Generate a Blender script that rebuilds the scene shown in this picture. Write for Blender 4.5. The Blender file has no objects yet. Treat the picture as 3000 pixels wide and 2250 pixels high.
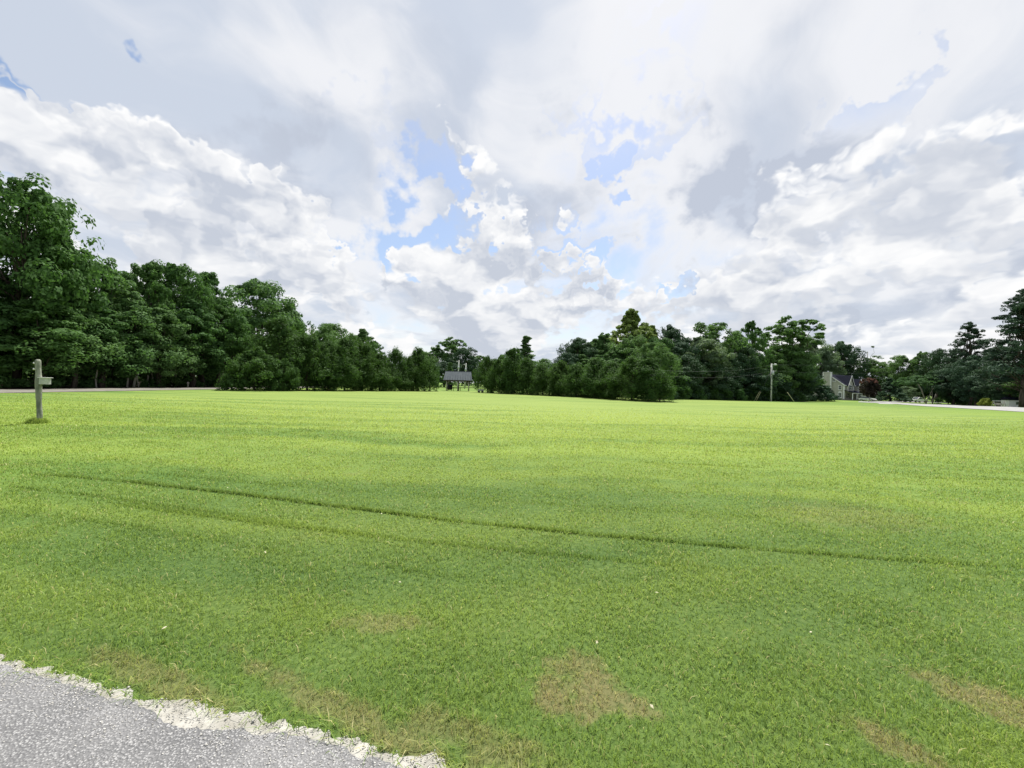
import bpy, math, random
import numpy as np
from mathutils import Vector, Matrix, noise as mnoise

# ------------------------------------------------------------------ camera, sky, sun, exposure
scn = bpy.context.scene
COL = scn.collection
R = math.radians
CAM_Z = 1.55
F = 1193.0                       # focal length in pixels of the 3000 px wide photograph
ROLL = R(1.5)
scn.cycles.max_bounces = 5
scn.cycles.diffuse_bounces = 3
scn.cycles.glossy_bounces = 2
scn.cycles.transmission_bounces = 3
scn.cycles.transparent_max_bounces = 4
scn.cycles.caustics_reflective = False
scn.cycles.caustics_refractive = False
cam_data = bpy.data.cameras.new('camera')
cam_data.sensor_width = 36.0
cam_data.lens = 36.0 * F / 3000.0
cam_data.clip_start = 0.05
cam_data.clip_end = 6000
cam = bpy.data.objects.new('camera', cam_data)
COL.objects.link(cam)
cam.matrix_world = Matrix.Translation((0, 0, CAM_Z)) @ Matrix.Rotation(R(90), 4, 'X') @ Matrix.Rotation(ROLL, 4, 'Z')
scn.camera = cam
scn.view_settings.view_transform = 'Standard'
scn.view_settings.look = 'None'
scn.view_settings.exposure = 1.18
scn.view_settings.gamma = 1.0
scn.view_settings.use_curve_mapping = False

SUN_EL, SUN_AZ = R(60), R(12)    # azimuth measured from +Y towards +X
SUN_STRENGTH, SUN_ANGLE = 4.2, R(3.0)
SKY_STRENGTH, CLOUD_STRENGTH = 0.066, 0.40
sun_dir = Vector((math.sin(SUN_AZ) * math.cos(SUN_EL), math.cos(SUN_AZ) * math.cos(SUN_EL), math.sin(SUN_EL)))
sl = bpy.data.lights.new('sun', 'SUN')
sl.energy = SUN_STRENGTH
sl.angle = SUN_ANGLE
sl.color = (1.0, 0.955, 0.88)
so = bpy.data.objects.new('sun', sl)
so.rotation_euler = sun_dir.to_track_quat('Z', 'Y').to_euler()
so.location = (0, 0, 60)
COL.objects.link(so)


def px_dir(x, y):
    """world direction of a pixel of the 3000 x 2250 photograph"""
    v = Vector(((x - 1500) / F, -(y - 1125) / F, -1.0))
    v = Matrix.Rotation(ROLL, 3, 'Z') @ v
    return Matrix.Rotation(R(90), 3, 'X') @ v


class NT:
    """small helper to write node trees as expressions"""
    def __init__(self, tree):
        self.t = tree
        self.n = tree.nodes
        self.l = tree.links

    def node(self, kind, **kw):
        nd = self.n.new(kind)
        for k, v in kw.items():
            setattr(nd, k, v)
        return nd

    def put(self, sock, val):
        if val is None:
            return
        if hasattr(val, 'node'):
            self.l.new(val, sock)
        else:
            try:
                sock.default_value = val
            except Exception:
                sock.default_value = (val[0], val[1], val[2], 1.0)

    def m(self, op, a, b=None, c=None, clamp=False):
        nd = self.node('ShaderNodeMath', operation=op, use_clamp=clamp)
        self.put(nd.inputs[0], a)
        self.put(nd.inputs[1], b)
        self.put(nd.inputs[2], c)
        return nd.outputs[0]

    def vm(self, op, a, b=None, out=0):
        nd = self.node('ShaderNodeVectorMath', operation=op)
        self.put(nd.inputs[0], a)
        self.put(nd.inputs[1], b)
        return nd.outputs[out]

    def xyz(self, x, y, z):
        nd = self.node('ShaderNodeCombineXYZ')
        self.put(nd.inputs[0], x)
        self.put(nd.inputs[1], y)
        self.put(nd.inputs[2], z)
        return nd.outputs[0]

    def ss(self, v, a, b, lo=0.0, hi=1.0, kind='SMOOTHSTEP'):
        nd = self.node('ShaderNodeMapRange', interpolation_type=kind)
        self.put(nd.inputs[0], v)
        nd.inputs[1].default_value = a
        nd.inputs[2].default_value = b
        nd.inputs[3].default_value = lo
        nd.inputs[4].default_value = hi
        return nd.outputs[0]

    def mix(self, f, a, b, blend='MIX'):
        nd = self.node('ShaderNodeMix', data_type='RGBA', blend_type=blend)
        nd.clamp_factor = True
        self.put(nd.inputs['Factor'], f)
        self.put(nd.inputs[6], a)
        self.put(nd.inputs[7], b)
        return nd.outputs[2]

    def noise(self, vec, scale, detail=4, rough=0.5, dist=0.0, lac=2.0, color=False, dims='3D'):
        nd = self.node('ShaderNodeTexNoise', noise_dimensions=dims)
        self.put(nd.inputs['Vector'], vec)
        nd.inputs['Scale'].default_value = scale
        nd.inputs['Detail'].default_value = detail
        nd.inputs['Roughness'].default_value = rough
        nd.inputs['Lacunarity'].default_value = lac
        nd.inputs['Distortion'].default_value = dist
        return nd.outputs[1 if color else 0]

    def voronoi(self, vec, scale, detail=0.0, rough=0.5, feature='F1', out=0, smooth=None, rand=1.0, dims='3D'):
        nd = self.node('ShaderNodeTexVoronoi', feature=feature, voronoi_dimensions=dims)
        self.put(nd.inputs['Vector'], vec)
        nd.inputs['Scale'].default_value = scale
        if 'Detail' in nd.inputs:
            nd.inputs['Detail'].default_value = detail
            nd.inputs['Roughness'].default_value = rough
        if smooth is not None and 'Smoothness' in nd.inputs:
            nd.inputs['Smoothness'].default_value = smooth
        nd.inputs['Randomness'].default_value = rand
        return nd.outputs[out]


# ---- world: physical sky seen between two layers of cloud
world = bpy.data.worlds.new('World')
scn.world = world
world.use_nodes = True
wt = NT(world.node_tree)
wt.n.clear()
sky = wt.node('ShaderNodeTexSky', sky_type='NISHITA')
sky.sun_disc = False
sky.sun_elevation = SUN_EL
sky.sun_rotation = SUN_AZ
sky.air_density = 1.0
sky.dust_density = 1.2
sky.ozone_density = 1.5
D = wt.node('ShaderNodeTexCoord').outputs['Generated']
sep = wt.node('ShaderNodeSeparateXYZ')
wt.put(sep.inputs[0], D)
dx, dy, dz = sep.outputs
zc = wt.m('MAXIMUM', dz, 0.0)
el = wt.m('ARCSINE', dz)
az = wt.m('ARCTAN2', dx, dy)


# spots are ragged: the direction is shaken a little before it is compared
DW = wt.vm('ADD', D, wt.vm('MULTIPLY', wt.vm('SUBTRACT', wt.noise(D, 6.0, 5, 0.56, color=True), (0.5, 0.5, 0.5)), (0.20, 0.20, 0.16)))


def blobs(lst):
    """sum of soft, ragged spots given by photo pixel, radius in degrees and weight"""
    acc = None
    for (x, y, rad, w) in lst:
        d = px_dir(x, y).normalized()
        dot = wt.vm('DOT_PRODUCT', DW, tuple(d), out=1)
        s = wt.ss(dot, math.cos(R(rad)), 1.0, 0.0, w)
        acc = s if acc is None else wt.m('ADD', acc, s)
    return acc


# high, soft layer spread on a flat ceiling, rows running away from the viewer
den = wt.m('ADD', zc, 0.16)
pu = wt.m('DIVIDE', dx, den)
pv = wt.m('DIVIDE', dy, den)
P1 = wt.xyz(pu, wt.m('MULTIPLY', pv, 0.80), 0.0)
warp = wt.vm('SUBTRACT', wt.noise(P1, 1.3, 3, 0.5, color=True, dims='2D'), (0.5, 0.5, 0.5))
P1w = wt.vm('ADD', P1, wt.vm('MULTIPLY', warp, (0.7, 0.7, 0.0)))
n_hi = wt.noise(P1w, 1.7, 7, 0.52, dims='2D')
n_big = wt.noise(P1w, 0.75, 2, 0.5, dims='2D')
hi_bias = blobs([(1150, 600, 12, -0.32), (1260, 700, 8, -0.22), (1700, 740, 6, -0.22), (1880, 790, 6, -0.18),
                 (1790, 290, 7, -0.24), (20, 200, 11, -0.36), (-40, 100, 11, -0.30), (2640, 420, 6, -0.18), (820, 870, 9, -0.10),
                 (1100, 200, 34, 0.24), (2500, 350, 30, 0.20), (700, 480, 22, 0.14), (1850, 560, 14, 0.12), (2600, 900, 22, 0.12), (1780, 20, 9, 0.22)])
hi_d = wt.m('ADD', wt.m('ADD', wt.m('MULTIPLY', n_hi, 0.75), wt.m('MULTIPLY', n_big, 0.35)), hi_bias)
hi_cov = wt.ss(hi_d, 0.29, 0.62)
# its thickness seen from below: thick parts grey, thin parts bright
hi_thick = wt.ss(wt.m('ADD', wt.m('MULTIPLY', n_hi, 0.80), wt.m('MULTIPLY', n_big, 0.27)), 0.43, 0.66)
hi_col = wt.mix(hi_thick, (0.99, 1.0, 1.03), (0.69, 0.755, 0.87))
grey = blobs([(1750, 620, 14, 0.8), (1950, 670, 9, 0.6), (1200, 380, 18, 0.4), (720, 650, 12, 0.6),
              (2350, 470, 18, 0.4), (2150, 855, 11, 0.7), (2480, 640, 8, 0.7), (2700, 880, 12, 0.6), (2950, 640, 10, 0.5)])
hi_col = wt.mix(wt.m('MULTIPLY', grey, wt.ss(n_hi, 0.30, 0.60), clamp=True), hi_col, (0.61, 0.66, 0.765))


# cumulus: heaped puffs, tops lit, bases grey.  rows get smaller towards the horizon
cv = wt.xyz(az, wt.m('MULTIPLY', wt.m('POWER', wt.m('MAXIMUM', wt.m('ADD', el, 0.03), 0.001), 0.62), 1.75), 0.0)
cw = wt.vm('ADD', cv, wt.vm('MULTIPLY', wt.vm('SUBTRACT', wt.noise(cv, 9.0, 3, 0.6, color=True, dims='2D'), (0.5, 0.5, 0.5)), (0.10, 0.10, 0.0)))
cn = wt.noise(cw, 4.4, 6, 0.47, dims='2D')
cl0 = wt.noise(cw, 4.4, 4, 0.5, dims='2D')
cl1 = wt.noise(wt.vm('ADD', cw, (0.012, 0.050, 0.0)), 4.4, 4, 0.5, dims='2D')
puff = wt.voronoi(cw, 15.0, 2.0, 0.5, 'F1', 0, dims='2D')
cum = wt.m('ADD', wt.m('MULTIPLY', cn, 0.80), wt.m('MULTIPLY', wt.m('SUBTRACT', 0.62, puff), 0.20))
cu_bias = blobs([(450, 650, 8, 0.20), (60, 260, 10, 0.28), (1450, 590, 11, 0.30), (2580, 540, 10, 0.18), (2050, 250, 10, 0.08), (200, 500, 10, 0.08), (1060, 775, 8, 0.16), (1350, 850, 11, 0.14),
                 (1600, 930, 14, 0.22), (1750, 825, 7, 0.22), (1950, 900, 11, 0.16), (880, 720, 6, 0.12),
                 (1180, 610, 8, -0.25), (1690, 740, 5, -0.18), (1890, 790, 4, -0.18), (1260, 720, 4, -0.10), (1790, 300, 6, -0.22), (90, 130, 5, -0.2)])
# a bank of heaps all round the horizon, its top line rising to the left and to the right
azl = wt.ss(az, -0.25, -0.62, 0.0, 0.16)
azr = wt.ss(az, 0.35, 0.85, 0.0, 0.12)
bank = wt.m('SUBTRACT', el, wt.m('ADD', wt.m('ADD', azl, azr), 0.30))
low = wt.ss(bank, -0.16, 0.12, 0.235, -0.15)
cu0 = wt.m('ADD', cum, wt.m('ADD', cu_bias, low))
cu_cov = wt.ss(cu0, 0.49, 0.64)
lit = wt.ss(wt.m('SUBTRACT', cl0, cl1), -0.11, 0.12)
core = wt.ss(cu0, 0.60, 0.98)
cu_b = wt.m('ADD', wt.m('MULTIPLY', lit, 0.80), wt.m('MULTIPLY', wt.m('SUBTRACT', 1.0, core), 0.34), clamp=True)
cu_b = wt.m('ADD', cu_b, wt.m('MULTIPLY', wt.m('SUBTRACT', 0.40, puff), 0.35), clamp=True)
cu_col = wt.mix(cu_b, (0.64, 0.69, 0.79), (1.12, 1.12, 1.12))
cloud = wt.mix(cu_cov, hi_col, cu_col)
cov = wt.m('MAXIMUM', wt.m('MULTIPLY', hi_cov, 0.95), cu_cov)
# thin milky veil towards the horizon
veil = wt.ss(el, 0.0, 0.30, 0.40, 0.06)
cov = wt.m('ADD', cov, wt.m('MULTIPLY', wt.m('SUBTRACT', 1.0, cov), veil), clamp=True)
bg_sky = wt.node('ShaderNodeBackground')
wt.put(bg_sky.inputs[0], sky.outputs[0])
bg_sky.inputs[1].default_value = SKY_STRENGTH
bg_cl = wt.node('ShaderNodeBackground')
wt.put(bg_cl.inputs[0], cloud)
bg_cl.inputs[1].default_value = CLOUD_STRENGTH
ms = wt.node('ShaderNodeMixShader')
wt.put(ms.inputs[0], cov)
wt.l.new(bg_sky.outputs[0], ms.inputs[1])
wt.l.new(bg_cl.outputs[0], ms.inputs[2])
wo = wt.node('ShaderNodeOutputWorld')
wt.l.new(ms.outputs[0], wo.inputs[0])
world.cycles.sampling_method = 'NONE'


# ------------------------------------------------------------------ terrain and pixel helpers
def smooth(a, b, v):
    t = np.clip((v - a) / (b - a), 0, 1)
    return t * t * (3 - 2 * t)


def tz(X, Y):
    """height of the ground, metres"""
    X = np.asarray(X, float)
    Y = np.asarray(Y, float)
    a = smooth(45, 110, Y)
    u = X / np.maximum(Y, 1.0)
    z = -0.28 * a - 0.80 * a * smooth(0.1, 0.6, u)
    z = z + 0.22 * smooth(38, 62, X) * (1 - smooth(55, 95, Y))
    return z


def gz(x, y):
    return float(tz(x, y))


def px_ground(x, y):
    """where the ray through a photo pixel meets the ground"""
    d = px_dir(x, y)
    lo, hi = 0.5, 0.5
    prev = 0.5
    t = 0.5
    while t < 600:
        if CAM_Z + d.z * t <= gz(d.x * t, d.y * t):
            break
        prev = t
        t *= 1.03
    lo, hi = prev, t
    for _ in range(40):
        mid = 0.5 * (lo + hi)
        if CAM_Z + d.z * mid <= gz(d.x * mid, d.y * mid):
            hi = mid
        else:
            lo = mid
    return Vector((d.x * hi, d.y * hi, gz(d.x * hi, d.y * hi)))


def px_at(x, y, depth):
    """point of a pixel's ray at a known depth Y"""
    d = px_dir(x, y)
    t = depth / d.y
    return Vector((d.x * t, d.y * t, CAM_Z + d.z * t))


# ------------------------------------------------------------------ mesh helpers
def np_mesh(name, verts, faces, mats=(), attrs=None, smooth_shade=False):
    """faces: (n,k) int array, all faces of k corners"""
    me = bpy.data.meshes.new(name)
    verts = np.asarray(verts, np.float32)
    faces = np.asarray(faces, np.int32)
    n, k = faces.shape
    me.vertices.add(len(verts))
    me.vertices.foreach_set('co', verts.ravel())
    me.loops.add(n * k)
    me.loops.foreach_set('vertex_index', faces.ravel())
    me.polygons.add(n)
    me.polygons.foreach_set('loop_start', np.arange(0, n * k, k, dtype=np.int32))
    me.polygons.foreach_set('loop_total', np.full(n, k, np.int32))
    if smooth_shade:
        me.polygons.foreach_set('use_smooth', np.ones(n, bool))
    for m_ in mats:
        me.materials.append(m_)
    if attrs:
        for an, (dom, vals) in attrs.items():
            at = me.attributes.new(an, 'FLOAT', dom)
            at.data.foreach_set('value', np.asarray(vals, np.float32))
    me.update()
    me.validate()
    return me


def link(name, data, parent=None, loc=None, rz=None, scale=None):
    o = bpy.data.objects.new(name, data)
    COL.objects.link(o)
    if parent is not None:
        o.parent = parent
    if loc is not None:
        o.location = loc
    if rz is not None:
        o.rotation_euler = (0, 0, rz)
    if scale is not None:
        o.scale = scale
    return o


def tag(o, label=None, cat=None, group=None, kind=None):
    if label:
        o['label'] = label
    if cat:
        o['category'] = cat
    if group:
        o['group'] = group
    if kind:
        o['kind'] = kind
    return o


def thing(name, label, cat, loc=(0, 0, 0), rz=0.0, group=None, scale=None):
    return tag(link(name, None, None, loc, rz, scale), label, cat, group)


class MB:
    """collects simple shapes for one mesh"""
    def __init__(self):
        self.v = []
        self.f = []
        self.smooth = []

    def poly(self, pts):
        i = len(self.v)
        self.v += [tuple(p) for p in pts]
        self.f.append(tuple(range(i, i + len(pts))))
        self.smooth.append(False)
        return self

    def box(self, c, s, rz=0.0, taper=1.0):
        i = len(self.v)
        cr, sr = math.cos(rz), math.sin(rz)
        for zz in (-1, 1):
            k = taper if zz > 0 else 1.0
            for (xx, yy) in ((-1, -1), (1, -1), (1, 1), (-1, 1)):
                x, y = xx * s[0] / 2 * k, yy * s[1] / 2 * k
                self.v.append((c[0] + x * cr - y * sr, c[1] + x * sr + y * cr, c[2] + zz * s[2] / 2))
        for q in ((3, 2, 1, 0), (4, 5, 6, 7), (0, 1, 5, 4), (1, 2, 6, 5), (2, 3, 7, 6), (3, 0, 4, 7)):
            self.f.append(tuple(i + k for k in q))
            self.smooth.append(False)
        return self

    def prism(self, outline, vec):
        """outline: planar loop, extruded by vec"""
        i = len(self.v)
        n = len(outline)
        self.v += [tuple(p) for p in outline]
        self.v += [tuple(Vector(p) + Vector(vec)) for p in outline]
        self.f.append(tuple(range(i + n - 1, i - 1, -1)))
        self.f.append(tuple(range(i + n, i + 2 * n)))
        self.smooth += [False, False]
        for k in range(n):
            self.f.append((i + k, i + (k + 1) % n, i + n + (k + 1) % n, i + n + k))
            self.smooth.append(False)
        return self

    def tube(self, pts, radii, n=8, caps=True):
        pts = [Vector(p) for p in pts]
        if not hasattr(radii, '__len__'):
            radii = [radii] * len(pts)
        i = len(self.v)
        ref = None
        for k, p in enumerate(pts):
            if k == 0:
                t = pts[1] - pts[0]
            elif k == len(pts) - 1:
                t = pts[-1] - pts[-2]
            else:
                t = pts[k + 1] - pts[k - 1]
            t.normalize()
            if ref is None:
                ref = Vector((1, 0, 0)) if abs(t.x) < 0.8 else Vector((0, 1, 0))
            a = (ref - t * ref.dot(t)).normalized()
            ref = a
            b = t.cross(a)
            for j in range(n):
                an = 2 * math.pi * j / n
                q = p + (a * math.cos(an) + b * math.sin(an)) * radii[k]
                self.v.append(tuple(q))
        for k in range(len(pts) - 1):
            for j in range(n):
                self.f.append((i + k * n + j, i + k * n + (j + 1) % n, i + (k + 1) * n + (j + 1) % n, i + (k + 1) * n + j))
                self.smooth.append(True)
        if caps:
            self.f.append(tuple(i + j for j in range(n - 1, -1, -1)))
            self.f.append(tuple(i + (len(pts) - 1) * n + j for j in range(n)))
            self.smooth += [False, False]
        return self

    def mesh(self, name, mat=None):
        me = bpy.data.meshes.new(name)
        me.from_pydata(self.v, [], self.f)
        me.polygons.foreach_set('use_smooth', self.smooth)
        if mat:
            me.materials.append(mat)
        me.update()
        return me

    def build(self, name, mat, parent=None, loc=None, rz=None):
        return link(name, self.mesh(name, mat), parent, loc, rz)


# ------------------------------------------------------------------ materials
def principled(name, col=(0.5, 0.5, 0.5), rough=0.7, spec=0.3, metal=0.0):
    m_ = bpy.data.materials.new(name)
    m_.use_nodes = True
    nt = NT(m_.node_tree)
    b = nt.n['Principled BSDF']
    b.inputs['Base Color'].default_value = (*col, 1)
    b.inputs['Roughness'].default_value = rough
    b.inputs['Specular IOR Level'].default_value = spec
    b.inputs['Metallic'].default_value = metal
    return m_, nt, b


def mottled(name, c1, c2, scale=6.0, rough=0.75, spec=0.25, bump=0.0, stretch=(1, 1, 1), detail=6, metal=0.0):
    m_, nt, b = principled(name, c1, rough, spec, metal)
    co = nt.node('ShaderNodeTexCoord').outputs['Object']
    v = nt.vm('MULTIPLY', co, stretch)
    n = nt.noise(v, scale, detail, 0.6)
    nt.put(b.inputs['Base Color'], nt.mix(nt.ss(n, 0.35, 0.68), c1, c2))
    if bump:
        bn = nt.node('ShaderNodeBump')
        bn.inputs['Strength'].default_value = bump
        bn.inputs['Distance'].default_value = 0.02
        nt.put(bn.inputs['Height'], nt.noise(v, scale * 4, 6, 0.6))
        nt.l.new(bn.outputs[0], b.inputs['Normal'])
    return m_


def leaf_mat(name, dark, light, trans=0.32, rough=0.55, hue_var=0.3):
    m_, nt, b = principled(name, dark, 0.7, 0.07)
    at = nt.node('ShaderNodeAttribute', attribute_name='rnd').outputs['Fac']
    oi = nt.node('ShaderNodeObjectInfo').outputs['Random']
    co = nt.node('ShaderNodeTexCoord').outputs['Object']
    n = nt.noise(co, 0.55, 3, 0.5)
    f = nt.m('ADD', nt.m('MULTIPLY', at, 0.55), nt.m('MULTIPLY', nt.ss(n, 0.3, 0.7), 0.45))
    c = nt.mix(f, dark, light)
    warm = tuple(np.clip(np.array(light) * np.array((1.25, 1.05, 0.7)), 0, 1))
    c = nt.mix(nt.m('MULTIPLY', oi, hue_var), c, warm)
    nt.put(b.inputs['Base Color'], c)
    tr = nt.node('ShaderNodeBsdfTranslucent')
    nt.put(tr.inputs[0], nt.mix(0.5, c, (light[0] * 1.3, light[1] * 1.5, light[2] * 0.6)))
    mx = nt.node('ShaderNodeMixShader')
    mx.inputs[0].default_value = trans
    nt.l.new(b.outputs[0], mx.inputs[1])
    nt.l.new(tr.outputs[0], mx.inputs[2])
    nt.l.new(mx.outputs[0], nt.n['Material Output'].inputs[0])
    return m_


M = {}
M['leaf_wood'] = leaf_mat('leaf_wood', (0.028, 0.074, 0.026), (0.082, 0.165, 0.052), trans=0.32, hue_var=0.25)
M['leaf_mid'] = leaf_mat('leaf_mid', (0.034, 0.083, 0.029), (0.117, 0.208, 0.075), hue_var=0.2)
M['leaf_lime'] = leaf_mat('leaf_lime', (0.085, 0.140, 0.038), (0.180, 0.245, 0.085))
M['leaf_silver'] = leaf_mat('leaf_silver', (0.055, 0.101, 0.055), (0.172, 0.236, 0.144), hue_var=0.15)
M['leaf_hedge'] = leaf_mat('leaf_hedge', (0.018, 0.052, 0.016), (0.072, 0.137, 0.036), hue_var=0.22)
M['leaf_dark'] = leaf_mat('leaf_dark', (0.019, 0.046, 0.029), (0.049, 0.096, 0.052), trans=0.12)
M['leaf_pine'] = leaf_mat('leaf_pine', (0.017, 0.041, 0.029), (0.048, 0.084, 0.050), trans=0.10, hue_var=0.1)
M['leaf_mimosa'] = leaf_mat('leaf_mimosa', (0.034, 0.081, 0.034), (0.078, 0.150, 0.062), hue_var=0.1)
M['leaf_maroon'] = leaf_mat('leaf_maroon', (0.022, 0.026, 0.020), (0.055, 0.040, 0.034), hue_var=0.05)
M['blossom'] = leaf_mat('blossom', (0.090, 0.042, 0.036), (0.165, 0.085, 0.066), trans=0.15, hue_var=0.05)
M['leaf_far'] = leaf_mat('leaf_far', (0.036, 0.070, 0.036), (0.084, 0.132, 0.066))
M['leaf_gold'] = leaf_mat('leaf_gold', (0.13, 0.18, 0.030), (0.22, 0.26, 0.05), hue_var=0.1)
M['bark'] = mottled('bark', (0.040, 0.034, 0.027), (0.10, 0.085, 0.068), 3.0, 0.9, 0.1, 0.6, (3, 3, 0.6))
M['bark_pale'] = mottled('bark_pale', (0.30, 0.28, 0.24), (0.48, 0.46, 0.40), 3.0, 0.85, 0.1, 0.4, (3, 3, 0.6))

LAWN_SPOTS = []     # filled below: (x, y, rx, ry, angle, weight) for worn, dry spots


def lawn_colour(nt, rnd=None):
    """colour of the turf at a place: green, yellowing and dry brown patches"""
    pos = nt.node('ShaderNodeNewGeometry').outputs['Position']
    s = nt.node('ShaderNodeSeparateXYZ')
    nt.put(s.inputs[0], pos)
    p2 = nt.xyz(s.outputs[0], s.outputs[1], 0.0)
    n1 = nt.noise(p2, 0.55, 5, 0.55)
    n2 = nt.noise(p2, 2.6, 4, 0.6)
    # mown swaths follow the long curve of the drive, wider than they are deep
    sw = nt.vm('MULTIPLY', nt.vm('ADD', p2, nt.vm('MULTIPLY', nt.noise(p2, 0.08, 2, 0.5, color=True), (6.0, 6.0, 0))), (0.06, 0.62, 0))
    n3 = nt.noise(sw, 1.0, 5, 0.6)
    n5 = nt.noise(p2, 0.9, 4, 0.6)
    n4 = nt.noise(p2, 0.045, 3, 0.5)
    g = nt.mix(nt.ss(n1, 0.32, 0.68), GRASS[0], GRASS[1])
    g = nt.mix(nt.m('MULTIPLY', nt.ss(n3, 0.40, 0.70), 0.75), g, GRASS[2])
    g = nt.mix(nt.ss(n3, 0.48, 0.36, 0.0, 0.28), g, (0.044, 0.108, 0.022))
    g = nt.mix(nt.m('MULTIPLY', nt.ss(n4, 0.42, 0.66), 0.6), g, GRASS[2])
    g = nt.mix(nt.ss(n5, 0.52, 0.72, 0.0, 0.6), g, (0.140, 0.195, 0.026))
    dry = nt.m('MULTIPLY', nt.ss(n2, 0.52, 0.78), nt.ss(n1, 0.45, 0.7))
    dry = nt.m('MULTIPLY', dry, 0.4)
    for (x, y, rx, ry, an, w) in LAWN_SPOTS:
        q = nt.vm('SUBTRACT', p2, (x, y, 0))
        c, s_ = math.cos(an), math.sin(an)
        a = nt.vm('DOT_PRODUCT', q, (c / rx, s_ / rx, 0), out=1)
        b = nt.vm('DOT_PRODUCT', q, (-s_ / ry, c / ry, 0), out=1)
        r2 = nt.m('ADD', nt.m('MULTIPLY', a, a), nt.m('MULTIPLY', b, b))
        r2 = nt.m('ADD', r2, nt.m('MULTIPLY', nt.m('SUBTRACT', nt.noise(p2, 7.0, 5, 0.65), 0.5), 3.4))
        dry = nt.m('MAXIMUM', dry, nt.ss(r2, 1.0, 0.05, 0.0, w))
    # paler middle of the field: brightness of sunlit blade tips painted into the colour
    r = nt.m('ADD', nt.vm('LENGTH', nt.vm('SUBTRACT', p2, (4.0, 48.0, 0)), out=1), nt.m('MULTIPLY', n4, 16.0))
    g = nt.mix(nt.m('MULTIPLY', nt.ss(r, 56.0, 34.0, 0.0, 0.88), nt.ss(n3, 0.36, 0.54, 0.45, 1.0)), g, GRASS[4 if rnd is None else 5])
    g = nt.mix(dry, g, GRASS[3])
    if rnd is not None:
        g = nt.mix(nt.ss(rnd, 0.0, 0.5, 0.32, 0.0), g, (GRASS[0][0] * 0.55, GRASS[0][1] * 0.62, GRASS[0][2] * 0.7))
        g = nt.mix(nt.ss(rnd, 0.55, 0.93, 0.0, 0.55), g, GRASS[2])
        g = nt.mix(nt.ss(rnd, 0.94, 0.955, 0.0, 0.75), g, (0.34, 0.30, 0.15))
    return g, p2, n1, n2


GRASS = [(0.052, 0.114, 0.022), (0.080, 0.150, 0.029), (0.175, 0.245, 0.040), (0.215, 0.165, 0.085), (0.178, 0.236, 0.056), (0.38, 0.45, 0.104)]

for (x, y, rx, ry, an, w) in ((1700, 2030, 0.30, 0.20, 0.3, 1.0), (1820, 2055, 0.20, 0.11, -0.3, 0.95), (1690, 1950, 0.20, 0.14, 0, 0.8),
                              (2850, 2030, 0.32, 0.16, -0.5, 0.9), (2960, 2090, 0.24, 0.14, -0.5, 0.85), (2600, 2170, 0.26, 0.11, -0.9, 0.85),
                              (1120, 1830, 0.35, 0.14, 0, 0.6), (1000, 2080, 0.9, 0.10, -0.45, 0.7), (450, 1985, 0.8, 0.10, -0.35, 0.6), (1400, 2170, 0.5, 0.12, -0.4, 0.6),
                              (2480, 1510, 1.2, 0.7, 0, 0.25)):
    g_ = px_ground(x, y)
    LAWN_SPOTS.append((g_.x, g_.y, rx, ry, an, w))

# ground sheet material
mat, nt, b = principled('lawn', (0.1, 0.2, 0.03), 0.9, 0.1)
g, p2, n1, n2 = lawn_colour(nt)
fine = nt.noise(p2, 26.0, 5, 0.65)
g = nt.mix(nt.ss(fine, 0.34, 0.54, 0.5, 0.0), g, (0.045, 0.075, 0.020))
g = nt.mix(nt.ss(fine, 0.55, 0.75, 0.0, 0.30), g, (0.24, 0.29, 0.08))
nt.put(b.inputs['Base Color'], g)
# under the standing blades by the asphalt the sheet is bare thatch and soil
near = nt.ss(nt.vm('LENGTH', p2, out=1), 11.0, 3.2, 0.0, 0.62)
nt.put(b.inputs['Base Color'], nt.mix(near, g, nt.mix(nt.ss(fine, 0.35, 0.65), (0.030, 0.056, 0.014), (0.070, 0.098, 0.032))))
bn = nt.node('ShaderNodeBump')
bn.inputs['Strength'].default_value = 0.6
bn.inputs['Distance'].default_value = 0.03
nt.put(bn.inputs['Height'], nt.noise(p2, 14.0, 6, 0.7))
nt.l.new(bn.outputs[0], b.inputs['Normal'])
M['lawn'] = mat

# grass blade material
mat, nt, b = principled('grass_blade', (0.1, 0.2, 0.03), 0.5, 0.25)
rn = nt.node('ShaderNodeAttribute', attribute_name='rnd').outputs['Fac']
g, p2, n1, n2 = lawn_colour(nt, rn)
g = nt.mix(1.0, g, (1.75, 1.68, 1.70, 1.0), 'MULTIPLY')
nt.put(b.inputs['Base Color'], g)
tr = nt.node('ShaderNodeBsdfTranslucent')
nt.put(tr.inputs[0], nt.mix(0.5, g, (0.24, 0.32, 0.06)))
mx = nt.node('ShaderNodeMixShader')
mx.inputs[0].default_value = 0.5
nt.l.new(b.outputs[0], mx.inputs[1])
nt.l.new(tr.outputs[0], mx.inputs[2])
nt.l.new(mx.outputs[0], nt.n['Material Output'].inputs[0])
M['blade'] = mat

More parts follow.
